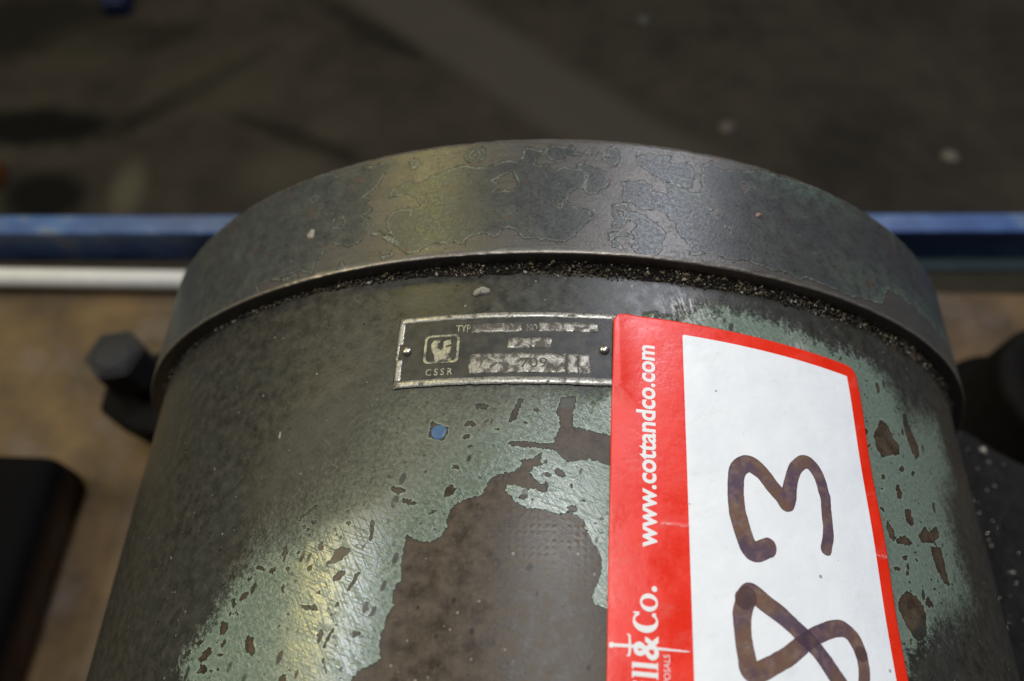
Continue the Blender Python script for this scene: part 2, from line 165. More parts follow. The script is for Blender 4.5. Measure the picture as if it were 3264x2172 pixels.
    [(88.7,-53.1),(88.6,-53.4),(88.2,-53.5),(87.8,-53.7),(87.4,-53.8),(87.1,-53.7),(87.2,-53.4),(87.5,-53.1),(87.8,-52.9),(88.1,-52.8),(88.4,-52.9),(88.8,-52.8)],
    [(84.2,-62.6),(83.8,-63.1),(83.4,-63.5),(83.0,-63.5),(82.6,-63.5),(82.2,-63.4),(82.4,-62.9),(82.6,-62.5),(82.9,-61.9),(83.4,-62.1),(84.1,-61.7),(84.1,-62.2)],
    [(97.4,-70.4),(97.1,-70.8),(96.7,-71.1),(96.4,-71.0),(95.9,-71.2),(95.8,-70.9),(95.9,-70.6),(96.0,-70.3),(96.4,-70.0),(96.8,-70.0),(97.1,-70.0),(97.2,-70.2)],
    [(105.2,-45.5),(105.2,-45.8),(104.7,-46.3),(104.3,-46.2),(103.7,-46.4),(103.5,-46.2),(103.5,-45.8),(104.0,-45.4),(104.3,-45.1),(104.8,-45.0),(105.4,-44.7),(105.6,-45.0)],
]
FP = [
    [(-54.4,23.9),(-53.6,26.8),(-51.0,28.1),(-47.7,29.2),(-45.6,27.5),(-43.5,28.4),(-40.6,29.8),(-37.7,30.7),(-34.9,31.6),(-31.3,32.4),(-29.1,31.3),(-27.3,30.9),(-24.5,30.9),(-22.0,32.0),(-20.3,32.8),(-16.3,32.6),(-14.9,31.8),(-14.6,33.4),(-14.1,36.6),(-13.1,38.1),(-11.3,36.9),(-8.9,36.2),(-7.8,35.7),(-7.1,38.3),(-4.7,38.5),(-2.6,37.6),(-0.5,38.4),(0.9,36.6),(2.6,35.3),(0.2,34.7),(-2.2,34.6),(-2.1,32.6),(-4.7,32.3),(-7.1,33.9),(-8.2,35.1),(-9.9,34.2),(-10.9,31.5),(-9.8,30.8),(-6.9,30.8),(-6.4,29.2),(-5.3,28.5),(-3.3,30.1),(0.2,29.8),(3.9,29.0),(3.6,25.9),(2.8,22.9),(0.1,22.1),(-1.2,20.6),(-1.6,18.0),(-0.6,16.6),(1.4,15.6),(3.8,15.7),(5.1,13.7),(5.4,12.1),(4.0,11.2),(2.7,9.5),(0.7,7.0),(-1.2,4.9),(-2.9,4.1),(-6.1,4.6),(-8.4,5.0),(-11.0,5.2),(-13.3,5.4),(-14.6,6.9),(-16.0,8.5),(-17.7,9.4),(-19.0,8.7),(-20.6,6.7),(-21.9,6.0),(-23.3,7.3),(-25.0,7.6),(-27.6,7.2),(-29.6,6.1),(-29.6,4.1),(-32.9,5.0),(-36.3,5.0),(-38.8,5.5),(-41.2,4.6),(-43.2,3.2),(-46.0,3.0),(-48.3,4.4),(-49.3,6.6),(-51.2,9.8),(-53.0,12.7),(-53.9,16.7),(-52.2,18.1),(-49.6,18.9),(-46.2,18.8),(-43.6,18.8),(-45.5,23.0),(-48.7,24.5)],
    [(38.8,35.5),(42.0,38.8),(43.8,37.2),(44.1,35.6),(48.7,36.8),(52.9,37.4),(58.4,39.7),(65.0,39.5),(80.0,40.4),(89.9,40.3),(96.7,38.5),(102.8,32.8),(110.5,18.7),(101.6,5.4),(87.0,2.9),(75.0,3.3),(69.1,4.1),(66.6,2.2),(64.2,3.3),(61.2,4.0),(58.1,3.2),(54.2,3.8),(49.6,4.7),(45.8,3.9),(40.4,4.3),(37.3,4.7),(33.7,3.3),(31.9,2.8),(32.0,4.3),(33.4,5.0),(30.6,8.5),(29.1,11.4),(28.8,13.4),(27.1,14.2),(26.4,16.1),(23.8,17.1),(20.4,16.9),(17.8,16.8),(17.9,18.1),(14.5,19.4),(14.3,25.8),(19.6,27.0),(22.4,25.7),(22.4,23.0),(27.3,23.7),(27.1,27.0),(26.0,27.3),(29.4,27.9),(32.0,25.6),(36.9,25.0),(38.1,28.0),(38.3,31.9)],
    [(-95.3,41.3),(-80.8,40.7),(-75.8,39.5),(-74.6,37.6),(-70.2,38.7),(-64.2,39.3),(-61.9,37.7),(-58.7,38.7),(-53.8,38.4),(-53.9,35.6),(-56.9,34.0),(-59.1,29.5),(-64.0,26.1),(-59.1,20.5),(-62.6,19.5),(-59.0,17.0),(-60.3,12.5),(-61.9,9.9),(-65.4,9.0),(-69.8,10.9),(-72.2,12.4),(-74.6,11.3),(-74.4,7.8),(-77.2,6.4),(-76.7,2.1),(-81.8,4.6),(-96.4,4.6),(-114.5,6.2),(-129.9,16.6),(-132.5,35.1),(-113.6,41.7)],
    [(3.7,36.0),(5.4,37.5),(7.0,37.4),(6.8,35.8),(4.4,35.4)],
    [(8.9,36.1),(11.1,38.4),(13.2,37.5),(13.8,35.2),(12.7,31.9),(11.2,31.4),(8.9,33.9)],
    [(1.2,31.1),(1.9,31.6),(8.4,29.8),(9.1,28.9),(10.4,25.5),(9.7,23.7),(7.2,22.7),(6.9,21.2),(4.5,20.6),(3.3,22.0),(3.5,24.2),(4.3,27.7),(1.5,30.0)],
    [(18.5,36.1),(19.6,35.9),(22.8,37.5),(25.9,37.2),(29.6,37.6),(28.5,35.1),(30.8,34.9),(34.2,36.2),(35.8,33.7),(35.5,30.2),(34.8,26.7),(31.6,26.7),(29.0,27.8),(26.3,27.9),(24.6,29.3),(21.1,31.6),(18.6,33.5)],
    [(13.9,15.6),(17.7,15.5),(20.2,14.2),(23.1,12.5),(24.7,10.7),(25.7,8.8),(24.4,6.1),(24.3,3.6),(21.6,0.8),(20.0,1.6),(17.1,1.8),(16.0,3.6),(17.3,6.8),(15.8,8.6),(18.0,11.4),(14.3,13.6)],
    [(10.8,17.0),(13.2,18.1),(15.6,17.9),(14.2,15.6),(12.1,15.9),(12.7,13.8),(15.1,12.4),(14.0,10.3),(10.6,9.4),(10.3,10.3),(11.7,11.7),(10.7,14.1)],
    [(9.9,7.5),(11.6,8.4),(14.9,7.9),(15.5,6.4),(13.2,7.0),(11.5,6.4),(11.8,4.8),(13.4,3.4),(13.0,2.4),(10.7,3.2)],
    [(15.6,26.5),(14.5,25.1),(14.8,22.9),(13.7,21.5),(14.3,19.9),(16.3,19.2),(19.2,22.1)],
    [(-68.2,1.3),(-67.0,3.9),(-66.2,3.7),(-66.4,1.3),(-68.9,1.0)],
    [(-55.1,5.2),(-53.7,3.1),(-51.1,3.5),(-51.1,4.7),(-50.3,4.1),(-50.8,2.6),(-53.6,2.3)],
    [(-66.4,25.9),(-64.5,27.2),(-60.6,25.8),(-60.8,24.5),(-62.8,24.0)],
    [(-58.3,12.1),(-55.6,12.2),(-51.8,9.1),(-48.7,6.3),(-49.0,5.8),(-52.1,8.1),(-55.5,11.3),(-57.8,11.3)],
    [(-45.7,35.3),(-46.2,34.5),(-46.4,33.7),(-47.0,33.7),(-47.7,33.7),(-48.0,34.9),(-48.7,35.9),(-48.6,37.1),(-48.0,37.6),(-47.4,37.3),(-46.8,37.1),(-46.2,36.5)],
    [(-93.4,4.7),(-86.1,3.3),(-83.9,3.9),(-81.7,2.1),(-83.8,1.4),(-88.9,3.0)],
]
FH = [
    [(-23.2,25.9),(-19.8,27.8),(-17.4,29.0),(-16.3,27.2),(-15.5,25.0),(-15.8,22.8),(-18.1,21.6),(-20.2,22.2),(-22.6,21.4),(-20.6,23.9)],
    [(-5.2,18.8),(-3.6,18.8),(-2.9,16.7),(-3.6,15.6),(-4.9,16.7)],
    [(10.9,34.9),(10.6,34.7),(10.5,34.4),(10.1,34.2),(9.7,34.3),(9.4,34.5),(9.2,34.8),(9.6,35.1),(9.8,35.2),(10.1,35.6),(10.5,35.3),(10.6,35.1)],
    [(38.4,18.3),(41.2,21.0),(44.0,21.4),(41.8,17.9)],
    [(50.7,32.2),(52.3,33.2),(53.7,31.9),(51.8,29.1),(50.4,29.8)],
    [(43.8,15.2),(45.6,14.6),(45.2,12.9)],
    [(-68.3,19.1),(-68.3,18.3),(-69.0,17.8),(-69.4,16.8),(-70.7,17.3),(-72.1,17.5),(-72.1,18.7),(-71.9,19.3),(-72.5,20.5),(-71.1,20.3),(-70.0,20.8),(-69.1,19.9)],
    [(-80.5,31.8),(-80.8,31.4),(-80.9,31.0),(-81.3,30.6),(-82.0,30.5),(-82.7,30.7),(-83.3,31.1),(-83.3,31.6),(-83.1,32.1),(-82.2,32.1),(-81.7,32.1),(-81.1,32.0)],
    [(-77.3,25.3),(-77.5,25.2),(-77.9,25.2),(-78.2,25.3),(-78.6,25.4),(-79.0,25.7),(-79.2,25.9),(-79.2,26.2),(-78.9,26.3),(-78.4,26.3),(-77.9,25.9),(-77.3,25.6)],
    [(-28.1,36.0),(-28.1,35.6),(-28.3,35.3),(-28.6,35.0),(-29.0,35.2),(-29.2,35.7),(-29.3,36.2),(-29.1,36.5),(-29.0,36.8),(-28.7,36.8),(-28.4,36.8),(-28.2,36.4)],
]
ST_TL = (10.920000,-14.840000)
ST_EW = (0.998942,-0.045997)
ST_EL = (-0.045997,-0.998942)
THREE = [(38.3,57.0),(34.3,58.5),(32.3,54.9),(31.0,49.1),(30.9,44.0),(31.4,40.5),(32.6,38.3),(35.0,37.0),(38.3,38.5),(41.1,41.7),(43.1,43.8),(44.6,45.6),(45.5,43.7),(46.1,40.9),(47.3,37.8),(49.0,35.1),(51.4,33.4),(53.7,34.0),(55.5,36.6),(56.4,40.8),(56.7,41.7),(56.4,46.7),(56.0,51.3),(54.9,54.8)]
EIGHT = [(32.1,68.7),(30.6,72.2),(30.4,77.2),(30.9,81.4),(31.5,84.4),(34.5,83.8),(39.9,80.9),(44.5,77.8),(49.8,74.7),(53.9,73.1),(57.1,72.8),(59.7,74.5),(61.2,77.6),(61.4,81.1),(60.4,84.7),(58.1,87.1),(55.6,86.0),(52.4,82.3),(49.2,78.6),(45.9,75.9),(40.9,72.2),(36.8,69.8),(33.0,67.8),(31.2,69.4)]
NT_ORIGIN = (-46.76, -15.40)


# ------------------------------------------------------------------ node helpers
class NT:
    def __init__(self, name):
        self.m = bpy.data.materials.new(name)
        self.m.use_nodes = True
        self.t = self.m.node_tree
        self.b = self.t.nodes['Principled BSDF']

    def n(self, typ, **kw):
        nd = self.t.nodes.new(typ)
        for k, v in kw.items():
            setattr(nd, k, v)
        return nd

    def put(self, sock, v):
        if hasattr(v, 'node') or isinstance(v, bpy.types.NodeSocket):
            self.t.links.new(v, sock)
        else:
            if isinstance(v, (tuple, list)) and len(v) == 3 and sock.type == 'RGBA':
                v = (*v, 1)
            sock.default_value = v

    def math(self, op, a, b=0.0, c=None, clamp=False):
        nd = self.n('ShaderNodeMath', operation=op, use_clamp=clamp)
        self.put(nd.inputs[0], a)
        self.put(nd.inputs[1], b)
        if c is not None:
            self.put(nd.inputs[2], c)
        return nd.outputs[0]

    def rng(self, v, a, b, c=0.0, d=1.0, smooth=False):
        nd = self.n('ShaderNodeMapRange', interpolation_type='SMOOTHSTEP' if smooth else 'LINEAR')
        for i, x in enumerate((v, a, b, c, d)):
            self.put(nd.inputs[i], x)
        return nd.outputs[0]

    def mix(self, f, a, b, mode='MIX'):
        nd = self.n('ShaderNodeMix', data_type='RGBA', blend_type=mode)
        self.put(nd.inputs['Factor'], f)
        self.put(nd.inputs[6], a)
        self.put(nd.inputs[7], b)
        return nd.outputs[2]

    def fmix(self, f, a, b):
        nd = self.n('ShaderNodeMix', data_type='FLOAT')
        self.put(nd.inputs[0], f)
        self.put(nd.inputs[2], a)
        self.put(nd.inputs[3], b)
        return nd.outputs[0]

    def attr(self, name):
        return self.n('ShaderNodeAttribute', attribute_name=name).outputs['Fac']

    def uv(self, sx=1.0, sy=1.0, rot=0.0, off=(0, 0, 0)):
        v_ = self.n('ShaderNodeUVMap', uv_map='uv').outputs[0]
        for rt, sc_, of in ((rot, (1, 1, 1), (0, 0, 0)), (0.0, (sx, sy, 1), off)):
            mp = self.n('ShaderNodeMapping')
            self.t.links.new(v_, mp.inputs[0])
            mp.inputs['Scale'].default_value = sc_
            mp.inputs['Rotation'].default_value = (0, 0, rt)
            mp.inputs['Location'].default_value = of
            v_ = mp.outputs[0]
        return v_

    def obj(self, s=(1, 1, 1), rot=(0, 0, 0)):
        u = self.n('ShaderNodeTexCoord').outputs['Object']
        mp = self.n('ShaderNodeMapping')
        self.t.links.new(u, mp.inputs[0])
        mp.inputs['Scale'].default_value = s
        mp.inputs['Rotation'].default_value = rot
        return mp.outputs[0]

    def noise(self, vec, scale, detail=3.0, rough=0.55, dist=0.0, color=False):
        nd = self.n('ShaderNodeTexNoise')
        self.t.links.new(vec, nd.inputs['Vector'])
        nd.inputs['Scale'].default_value = scale
        nd.inputs['Detail'].default_value = detail
        nd.inputs['Roughness'].default_value = rough
        nd.inputs['Distortion'].default_value = dist
        return nd.outputs[1 if color else 0]

    def vor(self, vec, scale, feature='F1', rand=1.0):
        nd = self.n('ShaderNodeTexVoronoi', feature=feature)
        self.t.links.new(vec, nd.inputs['Vector'])
        nd.inputs['Scale'].default_value = scale
        nd.inputs['Randomness'].default_value = rand
        return nd

    def specks(self, vec, scale, size, keep):
        """small round dots in a share of the cells"""
        v = self.vor(vec, scale)
        sep = self.n('ShaderNodeSeparateColor')
        self.t.links.new(v.outputs['Color'], sep.inputs[0])
        on = self.math('LESS_THAN', sep.outputs[0], keep)
        sz = self.math('MULTIPLY', sep.outputs[1], size)
        d = self.math('LESS_THAN', v.outputs['Distance'], sz)
        return self.math('MULTIPLY', on, d)

    def bump(self, h, strength=0.3, dist=0.001, normal=None):
        nd = self.n('ShaderNodeBump')
        nd.inputs['Strength'].default_value = strength
        nd.inputs['Distance'].default_value = dist
        self.put(nd.inputs['Height'], h)
        if normal is not None:
            self.t.links.new(normal, nd.inputs['Normal'])
        return nd.outputs[0]

    def out(self, color=None, rough=None, metal=None, normal=None, spec=None, **kw):
        for k, v in (('Base Color', color), ('Roughness', rough), ('Metallic', metal), ('Normal', normal), ('Specular IOR Level', spec)):
            if v is not None:
                self.put(self.b.inputs[k], v)
        for k, v in kw.items():
            self.put(self.b.inputs[k.replace('_', ' ')], v)
        return self.m


def plain(name, col, rough=0.5, metal=0.0, var=0.25, scale=60.0, bump=0.15, dark=None, bd=0.0006, spec=0.5):
    M = NT(name)
    o = M.obj()
    n1 = M.noise(o, scale, 5, 0.65)
    n2 = M.noise(o, scale * 4.3, 4, 0.6)
    c = tuple(x * (1 - var) for x in col) if dark is None else dark
    f = M.rng(M.math('ADD', M.math('MULTIPLY', n1, 0.65), M.math('MULTIPLY', n2, 0.35)), 0.34, 0.66)
    return M.out(M.mix(f, c, col), M.rng(n2, 0.3, 0.7, rough * 0.85, min(1, rough * 1.15)), metal,
                 M.bump(M.math('ADD', n1, M.math('MULTIPLY', n2, 0.5)), bump, bd), spec)


# ------------------------------------------------------------------ mesh helpers
def bend(p):
    """(arc mm, axial mm, height mm) on the housing surface -> metres"""
    p = np.asarray(p, float)
    t = p[:, 0] / (R * 1000)
    r = R + p[:, 2] / 1000
    return np.stack([r * np.sin(t), p[:, 1] / 1000, H + r * np.cos(t)], -1)


def mesh_obj(name, verts, faces, mat, parent=None, smooth=True, uv=None, attrs=None):
    me = bpy.data.meshes.new(name)
    verts = np.asarray(verts, np.float32)
    if isinstance(faces, np.ndarray):
        k = faces.shape[1]
        me.vertices.add(len(verts))
        me.vertices.foreach_set('co', verts.ravel())
        me.loops.add(faces.size)
        me.loops.foreach_set('vertex_index', faces.ravel().astype(np.int32))
        me.polygons.add(len(faces))
        me.polygons.foreach_set('loop_start', np.arange(0, faces.size, k, dtype=np.int32))
        me.update(calc_edges=True)
    else:
        me.from_pydata([tuple(map(float, v)) for v in verts], [], faces)
        me.update()
    if uv is not None:
        idx = np.empty(len(me.loops), np.int32)
        me.loops.foreach_get('vertex_index', idx)
        l = me.uv_layers.new(name='uv')
        l.data.foreach_set('uv', np.asarray(uv, np.float32)[idx].ravel())
    for k, v in (attrs or {}).items():
        a = me.attributes.new(k, 'FLOAT', 'POINT')
        a.data.foreach_set('value', np.asarray(v, np.float32).ravel())
    if smooth:
        me.polygons.foreach_set('use_smooth', np.ones(len(me.polygons), bool))
    if mat:
        me.materials.append(mat)
    me.validate()
    o = bpy.data.objects.new(name, me)
    COL.objects.link(o)
    o.parent = parent
    return o


def grid_faces(nu, nv, closed_u=False):
    """grid indexed [u*nv+v]"""
    u = np.arange(nu if closed_u else nu - 1)
    v = np.arange(nv - 1)
    U, V = np.meshgrid(u, v, indexing='ij')
    U2 = (U + 1) % nu
    return np.stack([U * nv + V, U2 * nv + V, U2 * nv + V + 1, U * nv + V + 1], -1).reshape(-1, 4)


def bm_obj(name, bm, mat, parent=None, smooth=False):
    me = bpy.data.meshes.new(name)
    bm.normal_update()
    bm.to_mesh(me)
    bm.free()
    if smooth:
        me.polygons.foreach_set('use_smooth', np.ones(len(me.polygons), bool))
    me.materials.append(mat)
    o = bpy.data.objects.new(name, me)
    COL.objects.link(o)
    o.parent = parent
    return o


def bm_box(bm, x0, x1, y0, y1, z0, z1, bev=0.0, seg=2, mat=None):
    r = bmesh.ops.create_cube(bm, size=1)
    vs = r['verts']
    for v in vs:
        v.co = Vector(((x0 + x1) / 2 + v.co.x * (x1 - x0), (y0 + y1) / 2 + v.co.y * (y1 - y0), (z0 + z1) / 2 + v.co.z * (z1 - z0)))
        if mat:
            v.co = mat @ v.co
    if bev:
        es = list({e for v in vs for e in v.link_edges})
        bmesh.ops.bevel(bm, geom=es, offset=bev, segments=seg, affect='EDGES', profile=0.6)


def lathe(profile, seg, axis_mat, closed=True, jitter=None):
    """profile [(r, z)], turned about local z"""
    a = np.arange(seg) / seg * 2 * math.pi
    v = []
    for t in a:
        for (r, z) in profile:
            v.append(axis_mat @ Vector((r * math.cos(t), r * math.sin(t), z)))
    return np.array([tuple(x) for x in v]), grid_faces(seg, len(profile), True)


def sdf(P, poly):
    """signed distance, positive inside"""
    poly = np.asarray(poly, np.float32)
    A = poly
    B = np.roll(poly, -1, 0)
    d2 = np.full(len(P), 1e9, np.float32)
    ins = np.zeros(len(P), bool)
    x, y = P[:, 0], P[:, 1]
    for a, b in zip(A, B):
        ab = b - a
        t = np.clip(((x - a[0]) * ab[0] + (y - a[1]) * ab[1]) / (ab @ ab + 1e-9), 0, 1)
        dx = x - a[0] - t * ab[0]
        dy = y - a[1] - t * ab[1]
        np.minimum(d2, dx * dx + dy * dy, out=d2)
        if a[1] != b[1]:
            c = (a[1] > y) != (b[1] > y)
            ins ^= c & (x < (b[0] - a[0]) * (y - a[1]) / (b[1] - a[1]) + a[0])
    d = np.sqrt(d2)
    return np.where(ins, d, -d)


def sdf_local(P, poly, pad, out, op):
    """apply op(out, sdf) only near the polygon's box (pad mm)"""
    poly = np.asarray(poly, np.float32)
    lo = poly.min(0) - pad
    hi = poly.max(0) + pad
    k = np.where((P[:, 0] > lo[0]) & (P[:, 0] < hi[0]) & (P[:, 1] > lo[1]) & (P[:, 1] < hi[1]))[0]
    if len(k):
        out[k] = op(out[k], sdf(P[k], poly))


def tag(o, label, cat, group=None, kind=None):
    if label:
        o['label'] = label
    if cat:
        o['category'] = cat
    if group:
        o['group'] = group
    if kind:
        o['kind'] = kind
    return o


def empty(name, loc=(0, 0, 0)):
    o = bpy.data.objects.new(name, None)
    o.location = loc
    o.empty_display_size = 0.05
    COL.objects.link(o)
    return o


rnd = random.Random(7)
nrs = np.random.RandomState(11)

LINE = (-0.072, 0.993, -0.6977)
DARK_SPOTS = [(-0.891, 0.800, 0.2, 0.055, 0.05, 0.97), (-0.816, 0.645, 0.085, 0.075, -0.3, 0.95), (-0.636, 0.890, 0.2, 0.03, 0.75, 0.6), (-0.413, 0.788, 0.16, 0.025, -0.4, 0.55), (-0.753, 1.029, 0.14, 0.05, 0.2, 0.5), (-0.988, 1.057, 0.25, 0.12, 0.2, 0.7), (-0.326, 1.068, 0.16, 0.03, -0.6, 0.5)]
PALE = [(-0.682, 0.664, 0.035, 0.08, 0.1, 0.8), (-0.436, 0.710, 0.1, 0.06, 0.3, 0.3), (-0.849, 0.990, 0.12, 0.1, 0.3, 0.2), (-0.589, 0.930, 0.15, 0.12, 0.3, 0.2)]


# ------------------------------------------------------------------ setting: floor, board
def floor_mat():
    M = NT('dirty_concrete')
    o = M.obj()
    n1 = M.noise(o, 4.5, 4, 0.55)
    n2 = M.noise(o, 14, 5, 0.65)
    n3 = M.noise(o, 60, 3, 0.6)
    f = M.rng(M.math('ADD', M.math('MULTIPLY', n1, 0.6), M.math('MULTIPLY', n2, 0.4)), 0.34, 0.66)
    c = M.mix(f, (0.017, 0.0145, 0.012), (0.050, 0.042, 0.031))
    c = M.mix(M.math('MULTIPLY', n3, 0.35), c, (0.032, 0.028, 0.021))
    sx = M.n('ShaderNodeSeparateXYZ')
    M.t.links.new(o, sx.inputs[0])

    def spot(cx, cy, rx, ry, rot, lo, hi, wob=0.5):
        """1 inside an irregular soft-edged spot"""
        x = M.math('SUBTRACT', sx.outputs[0], cx)
        y = M.math('SUBTRACT', sx.outputs[1], cy)
        cr_, sr_ = math.cos(rot), math.sin(rot)
        u = M.math('DIVIDE', M.math('ADD', M.math('MULTIPLY', x, cr_), M.math('MULTIPLY', y, sr_)), rx)
        v = M.math('DIVIDE', M.math('SUBTRACT', M.math('MULTIPLY', y, cr_), M.math('MULTIPLY', x, sr_)), ry)
        d = M.math('SQRT', M.math('ADD', M.math('MULTIPLY', u, u), M.math('MULTIPLY', v, v)))
        d = M.math('ADD', d, M.math('MULTIPLY_ADD', n2, wob, -wob / 2))
        return M.rng(d, lo, hi, 1, 0, smooth=True)

    # worn grey floor line, dusty along its edges
    lx, ly, lr = LINE
    x = M.math('SUBTRACT', sx.outputs[0], lx)
    y = M.math('SUBTRACT', sx.outputs[1], ly)
    w = M.math('ABSOLUTE', M.math('SUBTRACT', M.math('MULTIPLY', y, math.cos(lr)), M.math('MULTIPLY', x, math.sin(lr))))
    w = M.math('ADD', w, M.math('MULTIPLY_ADD', n2, 0.05, -0.025))
    c = M.mix(M.rng(w, 0.045, 0.10, 0.75, 0, smooth=True), c, (0.062, 0.055, 0.044))
    # dark soft-edged spots
    for st in DARK_SPOTS:
        c = M.mix(M.math('MULTIPLY', spot(*st[:5], 0.45, 1.15), st[5]), c, (0.0025, 0.0022, 0.002))
    for st in PALE:
        c = M.mix(M.math('MULTIPLY', spot(*st[:5], 0.2, 1.2), st[5]), c, (0.085, 0.074, 0.050))
    return M.out(c, 0.9, 0.0, M.bump(n2, 0.3, 0.003), 0.15)


def board_mat():
    M = NT('brown_hardboard')
    o = M.obj()
    n1 = M.noise(o, 12, 5, 0.65)
    n2 = M.noise(M.obj((16, 120, 16)), 1.0, 5, 0.6)
    n3 = M.noise(o, 27, 4, 0.6)
    c = M.mix(M.rng(n1, 0.38, 0.62), (0.052, 0.031, 0.013), (0.128, 0.076, 0.028))
    c = M.mix(M.rng(n3, 0.52, 0.68, 0, 0.55), c, (0.125, 0.094, 0.074))
    c = M.mix(M.rng(n2, 0.5, 0.75, 0, 0.5), c, (0.075, 0.042, 0.02))
    return M.out(c, 0.62, 0, M.bump(M.math('ADD', n2, n3), 0.15, 0.0008), 0.35)


v, f = [(-3, -1.5, 0), (3, -1.5, 0), (3, 4.5, 0), (-3, 4.5, 0)], [(0, 1, 2, 3)]
fl = mesh_obj('floor', v, f, floor_mat(), smooth=False)
fl.location.z = -0.45
tag(fl, None, None, kind='structure')
bm = bmesh.new()
bm_box(bm, -0.75, 0.75, -0.55, 0.222, -0.018, 0.0, 0.002)
bd = bm_obj('board', bm, board_mat())
tag(bd, None, None, kind='structure')

# ------------------------------------------------------------------ materials of the machine
def body_mat():
    M = NT('worn_green_paint_on_steel')
    uv = M.uv()
    p = M.attr('paint')
    s = M.attr('soft')
    br = M.attr('brown')
    ol = M.attr('olive')
    nA = M.noise(uv, 9, 4, 0.6)
    nB = M.noise(uv, 2.6, 4, 0.6)
    nC = M.noise(uv, 0.55, 4, 0.6)
    nD = M.noise(uv, 34, 3, 0.6)
    nScr = M.noise(M.uv(1.3, 22, 0.5), 1.0, 4, 0.7)
    nScr2 = M.noise(M.uv(18, 1.2, 0.12), 1.0, 3, 0.7)
    # paint coverage
    pe = M.math('ADD', p, M.math('ADD', M.math('MULTIPLY_ADD', nA, 1.9, -0.95), M.math('MULTIPLY_ADD', nB, 1.2, -0.6)))
    mp = M.rng(pe, -0.10, 0.10, smooth=True)
    se = M.math('ADD', s, M.math('ADD', M.math('MULTIPLY_ADD', nB, 13, -6.5), M.math('MULTIPLY_ADD', nA, 11, -5.5)))
    se = M.math('DIVIDE', se, M.math('ADD', M.math('MULTIPLY_ADD', ol, 10.0, 2.0), M.math('MULTIPLY', M.attr('fade'), 5.0)))
    ms = M.rng(se, -1.2, 0.9, smooth=True)
    # tiny nicks knocked out of the paint, long ones lying along the brush direction
    nk = M.math('MAXIMUM', M.specks(M.uv(3.2, 1.5, 0.3), 1.15, 0.30, 0.40), M.specks(M.uv(1.2, 1.0, 0.9, (4, 4, 0)), 5.0, 0.26, 0.42))
    nk2 = M.specks(M.uv(4.0, 9.0, -0.35), 0.9, 0.26, 0.30)
    nks = M.math('MAXIMUM', nk, nk2)
    nks = M.math('MULTIPLY', nks, M.rng(nC, 0.36, 0.50))
    mask = M.math('MULTIPLY', M.math('MULTIPLY', mp, ms), M.math('SUBTRACT', 1.0, nks))
    # colours
    green = M.mix(M.rng(M.math('ADD', M.math('MULTIPLY', nA, 0.5), M.math('MULTIPLY', nD, 0.5)), 0.38, 0.64), (0.115, 0.158, 0.126), (0.215, 0.266, 0.212))
    green = M.mix(M.rng(nB, 0.5, 0.75, 0, 0.4), green, (0.18, 0.215, 0.145))
    green = M.mix(M.rng(M.specks(uv, 7, 0.35, 0.35), 0, 1, 0, 0.55), green, (0.06, 0.085, 0.055))
    # oily film that stains the paint olive
    film = M.math('MULTIPLY', ol, M.rng(M.math('ADD', M.math('MULTIPLY', nA, 0.45), M.math('MULTIPLY', nB, 0.55)), 0.34, 0.58))
    fm = M.rng(M.math('ADD', M.math('MULTIPLY', nA, 0.6), M.math('MULTIPLY', nD, 0.4)), 0.40, 0.58, 1.0, 0.60)
    film = M.math('MULTIPLY', ol, fm)
    green = M.mix(film, green, (0.058, 0.055, 0.032))
    metal = M.mix(M.rng(M.math('ADD', M.math('MULTIPLY', nB, 0.6), M.math('MULTIPLY', nA, 0.4)), 0.38, 0.62), (0.024, 0.024, 0.021), (0.060, 0.057, 0.046))
    metal = M.mix(M.rng(nC, 0.42, 0.62, 0, 0.5), metal, (0.046, 0.048, 0.044))
    metal = M.mix(M.rng(nScr, 0.56, 0.72, 0, 0.5), metal, (0.10, 0.088, 0.062))
    metal = M.mix(M.rng(nScr2, 0.6, 0.75, 0, 0.35), metal, (0.085, 0.085, 0.075))
    s1 = M.math('MULTIPLY', M.rng(M.noise(M.uv(0.7, 30, 0.8), 1.0, 2, 0.5), 0.64, 0.71), M.rng(nB, 0.45, 0.58))
    s2 = M.math('MULTIPLY', M.rng(M.noise(M.uv(0.6, 26, -0.7), 1.0, 2, 0.5), 0.65, 0.72), M.rng(nC, 0.44, 0.56))
    metal = M.mix(M.math('MULTIPLY', M.math('MAXIMUM', s1, s2), 0.6), metal, (0.135, 0.125, 0.095))
    metal = M.mix(M.rng(nD, 0.60, 0.72, 0, 0.8), metal, (0.014, 0.013, 0.011))
    metal = M.mix(M.math('MULTIPLY', M.specks(M.uv(1.6, 1, 0.4, (2, 2, 0)), 3.4, 0.20, 0.35), 0.8), metal, (0.012, 0.011, 0.010))
    brown = M.mix(M.rng(nB, 0.36, 0.64), (0.044, 0.032, 0.022), (0.092, 0.070, 0.049))
    brown = M.mix(M.rng(nD, 0.57, 0.68, 0, 0.7), brown, (0.024, 0.018, 0.014))
    brown = M.mix(M.rng(nA, 0.56, 0.66, 0, 0.5), brown, (0.115, 0.095, 0.062))
    brown = M.mix(M.math('MULTIPLY', M.specks(M.uv(1.3, 1, 0.4, (5, 2, 0)), 2.4, 0.24, 0.30), 0.8), brown, (0.016, 0.013, 0.011))
    brown = M.mix(M.math('MULTIPLY', M.rng(nA, 0.5, 0.62), M.rng(M.math('ABSOLUTE', p), 0.2, 2.5, 0.55, 0.05)), brown, (0.13, 0.060, 0.028))
    under = M.mix(M.rng(br, -0.6, 0.6), metal, brown)
    col = M.mix(mask, under, green)
    # chipped paint shows a pale line on its broken edge and a darker one below it
    rim = M.math('MULTIPLY', M.math('MULTIPLY', M.rng(pe, 0.05, 0.20), M.rng(pe, 0.22, 0.5, 1, 0)), ms)
